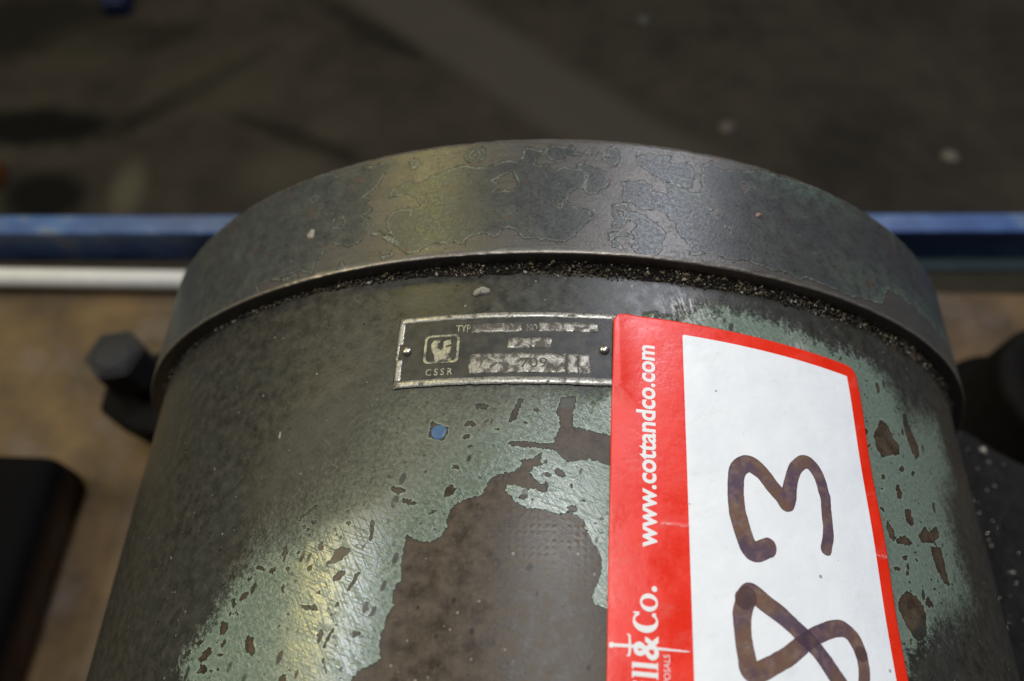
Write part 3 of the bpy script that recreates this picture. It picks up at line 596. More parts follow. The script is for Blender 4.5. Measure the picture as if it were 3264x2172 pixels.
    col = M.mix(M.math('MULTIPLY', rim, 0.35), col, (0.36, 0.44, 0.32))
    low = M.math('MULTIPLY', M.math('MULTIPLY', M.rng(pe, -0.75, -0.2), M.rng(pe, -0.2, 0.0, 1, 0)), ms)
    col = M.mix(M.math('MULTIPLY', low, 0.35), col, (0.022, 0.016, 0.012))
    # pale dust specks
    dust = M.math('MAXIMUM', M.specks(uv, 5.5, 0.17, 0.10), M.math('MAXIMUM', M.specks(M.uv(1, 1, 0, (3, 7, 0)), 2.6, 0.10, 0.34), M.math('MULTIPLY', M.specks(M.uv(1, 1, 0, (9, 1, 0)), 3.2, 0.16, 0.30), M.rng(br, 0.5, 2.0))))
    col = M.mix(M.math('MULTIPLY', dust, M.fmix(mask, 0.8, 0.25)), col, (0.30, 0.27, 0.22))
    # scuffs to bare metal, with their gloss highlight put into the pale colour
    sc = M.math('MULTIPLY', M.attr('scuff_gloss'), M.rng(M.noise(M.uv(9, 2.2, -0.25), 1.2, 4, 0.7), 0.47, 0.58))
    col = M.mix(sc, col, (0.50, 0.49, 0.47))
    hgt = M.math('ADD', M.math('MULTIPLY', mask, 2.4), M.math('ADD', M.math('MULTIPLY', nD, 0.07), M.math('MULTIPLY', nA, 0.20)))
    hgt = M.math('ADD', hgt, M.math('MULTIPLY', M.noise(M.uv(4, 15, 0.25), 1.0, 3, 0.6), 0.12))
    hgt = M.math('ADD', hgt, M.math('MULTIPLY', nScr, 0.09))
    hgt = M.math('ADD', hgt, M.math('MULTIPLY', dust, 0.5))
    hat = M.math('MAXIMUM', M.rng(M.noise(M.uv(1.6, 24, 1.0), 1.0, 2, 0.5), 0.56, 0.68), M.rng(M.noise(M.uv(1.6, 24, 0.35), 1.0, 2, 0.5), 0.58, 0.70))
    hgt = M.math('SUBTRACT', hgt, M.math('MULTIPLY', M.math('MULTIPLY', hat, mask), 0.32))
    # woven imprint in the primer
    wv = M.n('ShaderNodeTexWave', wave_type='BANDS', bands_direction='X')
    M.t.links.new(uv, wv.inputs[0])
    wv.inputs['Scale'].default_value = 1.9
    wv2 = M.n('ShaderNodeTexWave', wave_type='BANDS', bands_direction='Y')
    M.t.links.new(uv, wv2.inputs[0])
    wv2.inputs['Scale'].default_value = 1.9
    weave = M.math('MULTIPLY', M.math('MULTIPLY', wv.outputs[1], wv2.outputs[1]), M.attr('weave'))
    hgt = M.math('ADD', hgt, M.math('MULTIPLY', M.math('MULTIPLY', M.math('MULTIPLY', weave, M.rng(nB, 0.42, 0.6)), 0.26), M.math('SUBTRACT', 1.0, mask)))
    ro = M.fmix(mask, M.rng(nB, 0.3, 0.7, 0.26, 0.44), M.rng(nA, 0.3, 0.7, 0.07, 0.17))
    ro = M.math('ADD', ro, M.math('MULTIPLY', mask, M.rng(M.math('ADD', M.math('MULTIPLY', nA, 0.5), M.math('MULTIPLY', nScr, 0.5)), 0.49, 0.57, 0.0, 0.22)))
    ro = M.math('MAXIMUM', ro, M.math('MULTIPLY', ol, 0.50))
    ro = M.fmix(sc, ro, 0.3)
    ro = M.fmix(M.math('MULTIPLY', M.attr('weave'), M.math('SUBTRACT', 1.0, mask)), ro, 0.24)
    me = M.fmix(mask, M.rng(br, -0.6, 0.6, 0.12, 0.0), 0.0)
    return M.out(col, ro, me, M.bump(hgt, 0.8, 0.00022), M.fmix(mask, M.rng(br, -0.6, 0.6, 0.42, 0.24), 0.7))


def flange_mat():
    M = NT('chipped_slate_paint_on_steel')
    uv = M.uv()
    p = M.attr('paint')
    ed = M.attr('edge')
    nA = M.noise(uv, 10, 4, 0.62)
    nB = M.noise(uv, 2.4, 4, 0.6)
    nC = M.noise(uv, 0.6, 3, 0.6)
    nD = M.noise(uv, 36, 3, 0.6)
    nS = M.noise(M.uv(0.8, 26), 1.0, 4, 0.65)
    pe = M.math('ADD', p, M.math('ADD', M.math('MULTIPLY_ADD', nA, 2.1, -1.05), M.math('MULTIPLY_ADD', nB, 1.6, -0.8)))
    mask = M.rng(pe, -0.08, 0.08, smooth=True)
    bare = M.mix(M.rng(nS, 0.35, 0.65), (0.084, 0.077, 0.067), (0.124, 0.115, 0.102))
    bare = M.mix(M.rng(nC, 0.4, 0.6, 0, 0.5), bare, (0.105, 0.104, 0.105))
    slate = M.mix(M.rng(M.math('ADD', M.math('MULTIPLY', nB, 0.6), M.math('MULTIPLY', nA, 0.4)), 0.36, 0.64), (0.044, 0.047, 0.047), (0.078, 0.081, 0.080))
    grime = M.math('MULTIPLY', M.rng(M.math('ADD', M.math('MULTIPLY', nB, 0.4), M.math('MULTIPLY', nA, 0.6)), 0.48, 0.60), 0.40)
    bare = M.mix(grime, bare, (0.050, 0.047, 0.043))
    slate = M.mix(grime, slate, (0.040, 0.042, 0.043))
    slate = M.mix(M.rng(nC, 0.5, 0.7, 0, 0.6), slate, (0.080, 0.088, 0.068))
    slate = M.mix(M.math('MULTIPLY', M.attr('green'), M.rng(M.math('ADD', M.math('MULTIPLY', nA, 0.5), M.math('MULTIPLY', nB, 0.5)), 0.42, 0.6)), slate, (0.115, 0.165, 0.125))
    col = M.mix(mask, bare, slate)
    rim = M.math('MULTIPLY', M.rng(pe, -0.04, 0.05), M.rng(pe, 0.08, 0.42, 1, 0))
    rim = M.math('MULTIPLY', rim, M.rng(nB, 0.40, 0.58, 0.3, 1.0))
    col = M.mix(rim, col, (0.27, 0.29, 0.25))
    low = M.math('MULTIPLY', M.rng(pe, -0.6, -0.15), M.rng(pe, -0.15, -0.02, 1, 0))
    col = M.mix(M.math('MULTIPLY', low, 0.65), col, (0.022, 0.019, 0.016))
    scr = M.math('MULTIPLY', M.rng(M.noise(M.uv(0.5, 30, 0.9), 1.0, 2, 0.5), 0.63, 0.70), M.rng(nC, 0.4, 0.6))
    scr = M.math('MAXIMUM', scr, M.math('MULTIPLY', M.rng(M.noise(M.uv(0.6, 34, -0.5), 1.0, 2, 0.5), 0.64, 0.71), M.rng(nB, 0.45, 0.6)))
    col = M.mix(M.math('MULTIPLY', scr, 0.45), col, (0.20, 0.19, 0.17))
    pit = M.math('MAXIMUM', M.specks(uv, 6, 0.22, 0.20), M.rng(nD, 0.66, 0.76))
    col = M.mix(M.math('MULTIPLY', pit, 0.75), col, (0.014, 0.013, 0.012))
    rust = M.math('MULTIPLY', M.rng(M.noise(uv, 1.3, 4, 0.6, 0.4), 0.63, 0.70), M.rng(nA, 0.45, 0.6))
    col = M.mix(M.math('MULTIPLY', rust, 0.8), col, (0.13, 0.045, 0.02))
    dust = M.specks(uv, 5.2, 0.16, 0.09)
    col = M.mix(M.math('MULTIPLY', dust, 0.8), col, (0.36, 0.32, 0.27))
    col = M.mix(M.math('MULTIPLY', ed, M.rng(nA, 0.35, 0.6, 0.4, 1)), col, (0.34, 0.30, 0.25))
    me = M.fmix(mask, 0.38, 0.15)
    me = M.math('MAXIMUM', me, M.math('MULTIPLY', ed, 0.8))
    ro = M.math('ADD', M.fmix(mask, M.rng(nS, 0.3, 0.7, 0.28, 0.40), M.rng(nA, 0.3, 0.7, 0.24, 0.38)), M.math('MULTIPLY', grime, 0.25))
    h = M.math('ADD', M.math('MULTIPLY', mask, 2.0), M.math('ADD', M.math('MULTIPLY', nD, 0.10), M.math('MULTIPLY', nA, 0.18)))
    h = M.math('ADD', h, M.math('MULTIPLY', nS, 0.12))
    h = M.math('ADD', h, M.math('MULTIPLY', M.noise(M.uv(14, 3, 0.5), 1.0, 3, 0.65), 0.14))
    h = M.math('SUBTRACT', h, M.math('MULTIPLY', pit, 0.5))
    h = M.math('ADD', h, M.math('MULTIPLY', dust, 0.6))
    return M.out(col, ro, me, M.bump(h, 0.9, 0.00030), 0.45)


M_BODY = body_mat()
M_FLANGE = flange_mat()
M_CAST = plain('oily_black_casting', (0.008, 0.007, 0.0065), 0.75, 0.0, 0.5, 70, 0.4, spec=0.08)
M_BOLT = plain('blackened_bolt_steel', (0.026, 0.026, 0.029), 0.55, 0.0, 0.45, 160, 0.3, spec=0.2)

# ------------------------------------------------------------------ machine housing
mach = empty('machine_housing', (0, 0, 0))
tag(mach, 'worn cylindrical machine housing, grey steel with flaking green paint and a wide rim', 'machine')

# body: fine where the photograph looks, coarse underneath
tf = np.radians(np.linspace(-72, 72, 760))
tc = np.radians(np.linspace(72, 288, 60))[1:-1]
th = np.concatenate([tf, tc])
ys = np.concatenate([np.linspace(-0.240, -0.125, 30)[:-1], np.linspace(-0.125, 0.004, 236)])
T, Y = np.meshgrid(th, ys, indexing='ij')
V = np.stack([R * np.sin(T), Y, H + R * np.cos(T)], -1).reshape(-1, 3)
P = np.stack([R * 1000 * T, Y * 1000], -1).reshape(-1, 2).astype(np.float32)
a_soft = np.full(len(P), -60, np.float32)
sdf_local(P, SOFT, 60, a_soft, np.maximum)
a_brown = np.full(len(P), -9, np.float32)
sdf_local(P, BROWN, 9, a_brown, np.maximum)
a_paint = np.full(len(P), 6, np.float32)
for hp in HOLES:
    sdf_local(P, hp, 6, a_paint, lambda o, d: np.minimum(o, -d))


def gauss(cx, cy, sx, sy, rot=0.0):
    c, s_ = math.cos(rot), math.sin(rot)
    x = P[:, 0] - cx
    y = P[:, 1] - cy
    u, w = c * x + s_ * y, -s_ * x + c * y
    return np.exp(-(u / sx) ** 2 - (w / sy) ** 2)


a_brown = np.maximum(a_brown, np.minimum(-a_paint, a_soft - 3))
a_olive = np.clip(1.6 * gauss(-60, -52, 34, 21, 0.25) + 0.75 * gauss(-28, -38, 26, 11), 0, 1)
a_scuff_gloss = np.clip(0.85 * gauss(32, -11, 6, 4) + 0.6 * gauss(65, -18, 4, 5) + 0.0 * gauss(-50, -70, 5, 16), 0, 1)
a_weave = np.clip(1.1 * gauss(-2, -74, 11, 9), 0, 1)
body = mesh_obj('body', V, grid_faces(len(th), len(ys), True), M_BODY, mach, uv=P / 10,
                attrs=dict(paint=a_paint, soft=a_soft, brown=a_brown, olive=a_olive, scuff_gloss=a_scuff_gloss, fade=np.clip((P[:, 0] - 92) / 14, 0, 1), weave=a_weave))

# end cover at the near end of the housing, outside the picture
ev, ef = lathe([(R, -0.240), (R, -0.2402), (R - 0.004, -0.2405), (R - 0.03, -0.2405), (0.0005, -0.2405)], 96, Matrix.Translation((0, 0, H)) @ Matrix(((1, 0, 0, 0), (0, 0, 1, 0), (0, 1, 0, 0), (0, 0, 0, 1))))
mesh_obj('end_cover', ev, ef, M_CAST, mach)

# flange
prof = [(R - 0.006, 0.0, 0), (RF - 0.0026, 0.0, 0), (RF - 0.0006, 0.0, 0), (RF - 0.00030, 0.00006, .2), (RF - 0.00006, 0.00030, 1), (RF, 0.0006, .6), (RF, 0.0011, .05)]
for yy in np.linspace(0.0020, FW - 0.0012, 72):
    prof.append((RF, float(yy), 0))
prof += [(RF - 0.0002, FW - 0.0004, .5), (RF - 0.0008, FW, .4), (RF - 0.004, FW, 0), (0.10, FW, 0), (0.0005, FW, 0)]
prof = np.array(prof)
tf2 = np.radians(np.linspace(-80, 80, 620))
tc2 = np.radians(np.linspace(80, 280, 60))[1:-1]
th2 = np.concatenate([tf2, tc2])
T, J = np.meshgrid(th2, np.arange(len(prof)), indexing='ij')
rr, yy, ee = prof[J, 0], prof[J, 1], prof[J, 2]
# the near edge has been knocked about a little
wob = 0.00012 * np.interp(T, np.linspace(-1.5, 5.2, 400), nrs.normal(0, 1, 400)) * (ee > 0.3)
V = np.stack([(rr - np.abs(wob)) * np.sin(T), yy + wob * 0.6, H + (rr - np.abs(wob)) * np.cos(T)], -1).reshape(-1, 3)
# unroll: continue the profile so the near face gets its own coordinates
run = np.concatenate([[0], np.cumsum(np.hypot(np.diff(prof[:, 0]), np.diff(prof[:, 1])))])
run = (run - run[6]) * 1000 + 1.6
PF = np.stack([RF * 1000 * T, run[J]], -1).reshape(-1, 2).astype(np.float32)
a_fp = np.full(len(PF), -6, np.float32)
FP += [[(-420, -1), (-96, -1), (-104, 10), (-92, 22), (-100, 34), (-92, 43), (-420, 43)], [(84, 14), (420, -1), (420, 43), (80, 43), (86, 25)]]
for fp in FP:
    sdf_local(PF, fp, 6, a_fp, np.maximum)
for fh in FH:
    sdf_local(PF, fh, 6, a_fp, lambda o, d: np.minimum(o, -d))
c0 = np.array((-28.66, 36.08))
ring = np.hypot(PF[:, 0] - c0[0], PF[:, 1] - c0[1])
a_fp = np.maximum(a_fp, np.where(ring < 6, 0.9 - np.abs(ring - 2.2), -6))
a_fp[(yy.ravel() < 0.001)] = -6
a_gr = np.clip((PF[:, 0] - 75) / 40, 0, 1) * np.clip(1.2 - np.abs(PF[:, 1] - 6) / 14, 0, 1)
a_gr += 0.8 * np.exp(-((PF[:, 0] - 75) / 18) ** 2 - ((PF[:, 1] - 38) / 4) ** 2)
mesh_obj('flange', V, grid_faces(len(th2), len(prof), True), M_FLANGE, mach, uv=PF / 10,
         attrs=dict(paint=a_fp, edge=ee.ravel(), green=a_gr))

# foot casting behind and below the flange
bm = bmesh.new()
bm_box(bm, -0.225, 0.225, 0.0445, 0.125, 0.0, 0.062, 0.006)
bm_box(bm, -0.10, 0.10, 0.0455, 0.12, 0.055, 0.16, 0.006)
bm_box(bm, -0.075, 0.075, -0.215, -0.04, 0.0, 0.055, 0.005)
bm_obj('foot', bm, M_CAST, mach)


def lug(name, pts, z0, z1, bev, mat):
    bm = bmesh.new()
    lo = [bm.verts.new((x, y, z0)) for x, y in pts]
    hi = [bm.verts.new((x, y, z1)) for x, y in pts]
    bm.faces.new(hi)
    bm.faces.new(lo[::-1])
    n = len(pts)
    for i in range(n):
        bm.faces.new((lo[i], lo[(i + 1) % n], hi[(i + 1) % n], hi[i]))
    bmesh.ops.bevel(bm, geom=[e for e in bm.edges], offset=bev, segments=2, affect='EDGES')
    return bm_obj(name, bm, mat, mach)


lug('lug', [(-0.222, 0.050), (-0.262, 0.052), (-0.293, 0.066), (-0.294, 0.106), (-0.222, 0.116)], 0.030, 0.068, 0.0018, M_CAST)

# hexagon bolt standing in the lug
bz, bx, by = 0.112, -0.2685, 0.0871
bolt = empty('bolt', (bx, by, 0.069))
bolt.parent = mach
bm = bmesh.new()
hexr = 0.0182
n = 6
z0, z1 = 0.0125, bz - 0.069
lo = [bm.verts.new((hexr * math.cos(math.radians(60 * i + 12)), hexr * math.sin(math.radians(60 * i + 12)), z0)) for i in range(n)]
hi = [bm.verts.new((hexr * math.cos(math.radians(60 * i + 12)), hexr * math.sin(math.radians(60 * i + 12)), z1)) for i in range(n)]
bm.faces.new(hi)
bm.faces.new(lo[::-1])
for i in range(n):
    bm.faces.new((lo[i], lo[(i + 1) % n], hi[(i + 1) % n], hi[i]))
top = [e for e in bm.edges if all(abs(v.co.z - z1) < 1e-6 for v in e.verts)]
bmesh.ops.bevel(bm, geom=top, offset=0.0022, segments=2, affect='EDGES')
bmesh.ops.bevel(bm, geom=[e for e in bm.edges if e.calc_length() > 0.01 and abs(e.verts[0].co.z - e.verts[1].co.z) > 0.005], offset=0.0008, segments=2, affect='EDGES')
hd = bm_obj('bolt_head', bm, M_BOLT, bolt)
v_, f_ = lathe([(0.0001, 0.0), (0.0112, 0.0), (0.0122, -0.0006), (0.0122, -0.0016)], 40, Matrix.Translation((0, 0, z1 + 0.0010)))
mesh_obj('bolt_face', v_, f_, M_BOLT, bolt)
v_, f_ = lathe([(0.0095, 0.0), (0.0095, 0.0120), (0.0150, 0.0121), (0.0150, 0.0126)], 40, Matrix.Identity(4))
mesh_obj('bolt_shank', v_, f_, M_CAST, bolt)

# round boss with a slotted cap at the right
kb = Matrix.Translation((0.343, 0.097, 0.0))
v_, f_ = lathe([(0.056, 0.0), (0.056, 0.020), (0.046, 0.026), (0.046, 0.083), (0.0445, 0.0875), (0.041, 0.089), (0.030, 0.089), (0.029, 0.0875), (0.0005, 0.0875)], 72, kb)
mesh_obj('boss', v_, f_, M_CAST, mach)
lug('lug', [(0.222, 0.050), (0.222, 0.112), (0.300, 0.125), (0.345, 0.12), (0.36, 0.07), (0.345, 0.02), (0.30, 0.02)], 0.0, 0.030, 0.003, M_CAST)
M_FOOT = plain('grimy_foot_plate', (0.024, 0.022, 0.021), 0.65, 0.0, 0.6, 140, 0.8, spec=0.18, bd=0.001)


def flare(x):
    """height of the casting where it spreads out below the housing on the right"""
    t = (x - 0.150) / 0.19
    return 0.258 - 0.046 * (1 - np.exp(-t * 8)) - 0.045 * t


def flare_end(x):
    return np.interp(x, [0.15, 0.172, 0.180, 0.19, 0.22, 0.34], [-0.0015, -0.0015, 0.010, 0.009, 0.0, -0.035])


fx = 0.146 + 0.194 * np.linspace(0, 1, 60) ** 1.4
fu = np.linspace(0, 1, 50)
FX, FU = np.meshgrid(fx, fu, indexing='ij')
fend = flare_end(FX)
FY = fend + (-0.238 - fend) * FU
FZ = flare(np.maximum(FX, 0.150)) + 0.0012 * np.interp(FY * 400 + FX * 900, np.arange(-400, 400), nrs.normal(0, 0.4, 800))
top_ = np.stack([FX, FY, FZ], -1)
# turn the far edge down into a rounded end face
sk1 = top_[:, 0] + np.array([0, 0.0022, -0.0022])
sk2 = top_[:, 0] + np.array([0, 0.0030, -0.008])
sk3 = np.stack([top_[:, 0, 0], top_[:, 0, 1] + 0.003, np.full(len(fx), 0.0)], -1)
full_ = np.concatenate([sk3[:, None], sk2[:, None], sk1[:, None], top_], 1)
mesh_obj('mounting_foot', full_.reshape(-1, 3), np.ascontiguousarray(grid_faces(60, 53)[:, ::-1]), M_FOOT, mach)

# ------------------------------------------------------------------ nameplate
NX, NY = NT_ORIGIN[0] + 0.2, NT_ORIGIN[1]
NWID, NHEI = 58.6, 20.6


def nloc(p):
    """plate millimetres (right, down, height) -> world"""
    p = np.asarray(p, float)
    return bend(np.stack([NX + p[:, 0], NY - p[:, 1], p[:, 2]], -1))


def plate_mat():
    M = NT('black_enamel_nameplate')
    uv = M.uv()
    n1 = M.noise(uv, 3, 4, 0.6)
    n2 = M.noise(uv, 14, 4, 0.6)
    c = M.mix(M.rng(n1, 0.38, 0.62), (0.014, 0.0145, 0.015), (0.040, 0.038, 0.031))
    c = M.mix(M.rng(n2, 0.62, 0.75, 0, 0.5), c, (0.10, 0.085, 0.065))
    return M.out(c, M.rng(n2, 0.3, 0.7, 0.36, 0.55), 0.1, M.bump(n2, 0.3, 0.0001), 0.5)


def silver_mat(name, wear, lo=(0.27, 0.255, 0.215), hi=(0.62, 0.60, 0.55), dirt=(0.045, 0.037, 0.028)):
    M = NT(name)
    uv = M.uv()
    n1 = M.noise(uv, 4.0, 4, 0.65, 0.6)
    n2 = M.noise(uv, 17, 4, 0.6)
    c = M.mix(M.rng(n2, 0.35, 0.65), lo, hi)
    w = M.rng(M.math('ADD', M.math('MULTIPLY', n1, 0.7), M.math('MULTIPLY', n2, 0.3)), wear - 0.05, wear + 0.05)
    c = M.mix(M.math('MULTIPLY', w, 0.92), c, dirt)
    return M.out(c, M.fmix(w, 0.34, 0.6), M.fmix(w, 0.55, 0.0), M.bump(M.math('SUBTRACT', n2, w), 0.4, 0.00012), 0.5)


M_PLATE = plate_mat()
M_SILV = silver_mat('scuffed_aluminium', 0.565)
M_BOX = silver_mat('scratched_aluminium_field', 0.49, (0.22, 0.205, 0.17), (0.50, 0.48, 0.43))
M_LETTER = silver_mat('worn_plate_lettering', 0.53, (0.26, 0.25, 0.20), (0.50, 0.49, 0.42))
M_RIVET = plain('bright_rivet_steel', (0.62, 0.58, 0.52), 0.28, 0.9, 0.4, 900, 0.3, bd=0.0002)


def pad(name, x0, x1, y0, y1, h0, h1, nx, ny, mat, parent, rag=0.0, loc=nloc, round_=0.35):
    """curved low pad: top grid and a skirt down to h0"""
    xs = np.linspace(x0, x1, nx)
    ys_ = np.linspace(y0, y1, ny)
    Xg, Yg = np.meshgrid(xs, ys_, indexing='ij')
    Xg = Xg.copy()
    Yg = Yg.copy()
    for sl in (np.s_[0, :], np.s_[-1, :]):
        Xg[sl] += nrs.normal(0, 1, ny) * rag
    for sl in (np.s_[:, 0], np.s_[:, -1]):
        Yg[sl] += nrs.normal(0, 1, nx) * rag * nrs.uniform(0, 1) ** 0.3
    Hg = np.full_like(Xg, h1)
    # outer ring
    e = 0.06
    xo = np.concatenate([[Xg[0, 0] - e], Xg[:, 0], [Xg[-1, 0] + e]])
    big = np.zeros((nx + 2, ny + 2, 3))
    big[1:-1, 1:-1] = np.stack([Xg, Yg, Hg], -1)
    big[0, 1:-1] = np.stack([Xg[0] - e, Yg[0], Hg[0] * 0 + h0], -1)
    big[-1, 1:-1] = np.stack([Xg[-1] + e, Yg[-1], Hg[0] * 0 + h0], -1)
    big[1:-1, 0] = np.stack([Xg[:, 0], Yg[:, 0] - e, Hg[:, 0] * 0 + h0], -1)
    big[1:-1, -1] = np.stack([Xg[:, -1], Yg[:, -1] + e, Hg[:, 0] * 0 + h0], -1)
    for i, j in ((0, 0), (0, -1), (-1, 0), (-1, -1)):
        ii, jj = (1 if i == 0 else -2), (1 if j == 0 else -2)
        big[i, j] = (big[i, jj][0], big[ii, j][1], h0)
    pts = big.reshape(-1, 3)
    fc = grid_faces(nx + 2, ny + 2)[:, ::-1]
    return mesh_obj(name, loc(pts), np.ascontiguousarray(fc), mat, parent, smooth=False, uv=pts[:, :2] / 10)


def poly_obj(name, polys, h, mat, parent, loc=nloc, depth=0.0):
    """flat shapes (2D outlines in local mm, each a list of loops) laid on the surface"""
    vs, fs, uvs = [], [], []
    for loops in polys:
        base = len(vs)
        tri = tessellate_polygon([[Vector((x, y, 0)) for x, y in lp] for lp in loops])
        flat = [q for lp in loops for q in lp]
        for x, y in flat:
            vs.append((x, y, h))
            uvs.append((x / 10, y / 10))
        for a, b, c in tri:
            (ax, ay), (bx_, by_), (cx, cy) = flat[a], flat[b], flat[c]
            cr = (bx_ - ax) * (cy - ay) - (by_ - ay) * (cx - ax)
            if abs(cr) < 1e-9:
                continue
            # local y runs down, so flip to face outwards
            fs.append((base + a, base + c, base + b) if cr > 0 else (base + a, base + b, base + c))
        if depth:
            k = 0
            for lp in loops:
                n_ = len(lp)
                b2 = len(vs)
                for x, y in lp:
                    vs.append((x, y, h - depth))
                    uvs.append((x / 10, y / 10))
                for i in range(n_):
                    fs.append((base + k + i, base + k + (i + 1) % n_, b2 + (i + 1) % n_, b2 + i))
                k += n_
    return mesh_obj(name, loc(vs), [tuple(int(i) for i in q) for q in fs], mat, parent, smooth=False, uv=uvs)


def text_loops(txt, bold=0.0, res=4, shear=0.0):
    """triangulated glyphs of the built-in font, em size 1: (verts, faces)"""
    cu = bpy.data.curves.new('lettering_curve', 'FONT')
    cu.body = txt
    cu.size = 1
    cu.offset = bold
    cu.resolution_u = res
    cu.shear = shear
    o = bpy.data.objects.new('lettering_tmp', cu)
    COL.objects.link(o)
    bpy.context.view_layer.update()
    me = o.evaluated_get(bpy.context.evaluated_depsgraph_get()).to_mesh()
    v_ = np.array([tuple(q.co)[:2] for q in me.vertices])
    f_ = [tuple(p.vertices) for p in me.polygons]
    bpy.data.objects.remove(o)
    bpy.data.curves.remove(cu)
    return v_, f_


def text_obj(name, txt, x0, x1, base, xh, h, mat, parent, loc, ref='x', bold=0.0, vertical=False):
    """fit txt between x0 and x1 on a baseline; letter height xh measured on glyph ref.
    vertical: reads upwards, x is then the distance down the sticker (x0 start > x1 end)"""
    v_, f_ = text_loops(txt, bold)
    r_, _ = text_loops(ref, bold)
    lo, hi = v_[:, 0].min(), v_[:, 0].max()
    sy = xh / (r_[:, 1].max() - max(0.0, r_[:, 1].min()))
    u = x0 + (v_[:, 0] - lo) / (hi - lo) * (x1 - x0)
    w = v_[:, 1] * sy
    p = np.stack([base - w, u, np.full(len(u), h)], -1) if vertical else np.stack([u, base - w, np.full(len(u), h)], -1)
    fs = [q if (vertical and x1 < x0) or not vertical else q[::-1] for q in f_]
    return mesh_obj(name, loc(p), fs, mat, parent, smooth=False, uv=p[:, :2] / 10)


plate = pad('nameplate', 0.0, NWID, 0.0, NHEI, 0.0, 0.55, 58, 12, M_PLATE, mach, 0.10)
plate['label'] = 'riveted black and silver nameplate'
# raised bright border, four strips, ragged
bw = 1.55
pad('border', 0.1, NWID - 0.1, 0.05, bw, 0.5, 0.63, 46, 3, M_SILV, plate, 0.07)
pad('border', 0.1, NWID - 0.1, NHEI - 1.75, NHEI + 0.1, 0.5, 0.64, 46, 3, M_SILV, plate, 0.08)
pad('border', 0.0, 1.45, bw + 0.1, 8.0, 0.5, 0.62, 3, 16, M_SILV, plate, 0.06)
pad('border', 0.15, 1.75, 12.6, NHEI - 1.9, 0.5, 0.62, 3, 16, M_SILV, plate, 0.06)
pad('border', 0.05, 0.55, 8.1, 12.5, 0.5, 0.61, 2, 10, M_SILV, plate, 0.08)
pad('border', NWID - 1.1, NWID - 0.1, bw + 0.1, NHEI - 1.9, 0.5, 0.62, 3, 24, M_SILV, plate, 0.06)
# stamped fields
for (x0, x1, y0, y1) in ((20.3, 33.6, 3.2, 5.95), (38.0, 53.4, 3.1, 5.85), (30.0, 41.3, 7.7, 10.7), (20.1, 44.9, 12.2, 17.7), (45.5, 48.0, 12.3, 17.7), (48.3, 51.2, 12.3, 17.7)):
    pad('data_field', x0, x1, y0, y1, 0.5, 0.61, max(6, int((x1 - x0) * 2)), max(5, int((y1 - y0) * 2)), M_BOX, plate, 0.11)
text_obj('lettering', 'TYP', 16.0, 20.0, 5.5, 2.1, 0.60, M_LETTER, plate, nloc, 'T', 0.006)
text_obj('lettering', 'NO', 34.8, 37.5, 5.75, 2.1, 0.60, M_LETTER, plate, nloc, 'N', 0.006)
text_obj('lettering', 'C S S R', 8.7, 15.9, 17.75, 1.9, 0.60, M_LETTER, plate, nloc, 'S', 0.016)
M_STAMP = plain('dark_stamped_figures', (0.075, 0.065, 0.05), 0.6, 0.0, 0.3, 900, 0.1)
text_obj('lettering', '709', 33.4, 40.2, 16.2, 2.7, 0.67, M_STAMP, plate, nloc, '0', 0.0)
# emblem: rounded square outline and a claw-like block inside


def rrect(x0, x1, y0, y1, r, n_=5):
    out = []
    for cx, cy, a0 in ((x1 - r, y1 - r, 0), (x0 + r, y1 - r, 90), (x0 + r, y0 + r, 180), (x1 - r, y0 + r, 270)):
        for i in range(n_ + 1):
            a = math.radians(a0 + 90 * i / n_)
            out.append((cx + r * math.cos(a), cy + r * math.sin(a)))
    return out


poly_obj('emblem', [[rrect(7.7, 17.2, 6.0, 14.3, 1.3), rrect(8.35, 16.55, 6.6, 13.7, 0.9)[::-1]],
                    [[(9.5, 8.6), (10.2, 7.6), (11.8, 7.4), (11.9, 8.3), (11.3, 8.6), (11.5, 10.0), (12.3, 10.6), (12.9, 9.9), (12.9, 8.0), (14.8, 7.5), (15.0, 8.9), (13.6, 9.3), (13.6, 9.8), (15.0, 9.6), (14.9, 11.2), (14.3, 11.9), (15.4, 13.4), (15.0, 13.62), (10.9, 13.62), (10.6, 11.9), (9.8, 10.6)]]],
         0.64, M_LETTER, plate, depth=0.12)
for rx, ry in ((2.95, 10.2), (54.8, 10.7)):
    pr = [(0.0001, 1.15), (0.6, 1.08), (1.05, 0.85), (1.32, 0.5), (1.40, 0.1), (1.40, -0.2)]
    v_, f_ = lathe(pr, 24, Matrix.Identity(4))
    v_ = v_ + np.array([rx, ry, 0.55])
    rv = mesh_obj('rivet', nloc(v_), np.ascontiguousarray(f_[:, ::-1]), M_RIVET, plate)

# a round dab of blue paint in a shallow dent
M_BLUED = plain('blue_paint_dab', (0.045, 0.13, 0.27), 0.42, 0.0, 0.4, 1500, 0.2, bd=0.0001)
bx_, by_ = -33.15, -48.63
v_, f_ = lathe([(0.0001, 0.14), (1.3, 0.12), (1.85, 0.06), (2.0, -0.05)], 26, Matrix.Identity(4))
v_[:, 0] *= 1 + 0.06 * np.sin(3 * np.arctan2(v_[:, 1], v_[:, 0]))
v_ = v_ + np.array([bx_, by_, 0.02])
d = mesh_obj('paint_dab', bend(v_), f_, M_BLUED, mach)
d['label'] = 'round dab of blue paint'

# ------------------------------------------------------------------ lot sticker
SW, SL = 75.2, 105.0


def sloc(p):
    p = np.asarray(p, float)
    s_ = ST_TL[0] + p[:, 0] * ST_EW[0] + p[:, 1] * ST_EL[0]
    y_ = ST_TL[1] + p[:, 0] * ST_EW[1] + p[:, 1] * ST_EL[1]
    return bend(np.stack([s_, y_, p[:, 2]], -1))


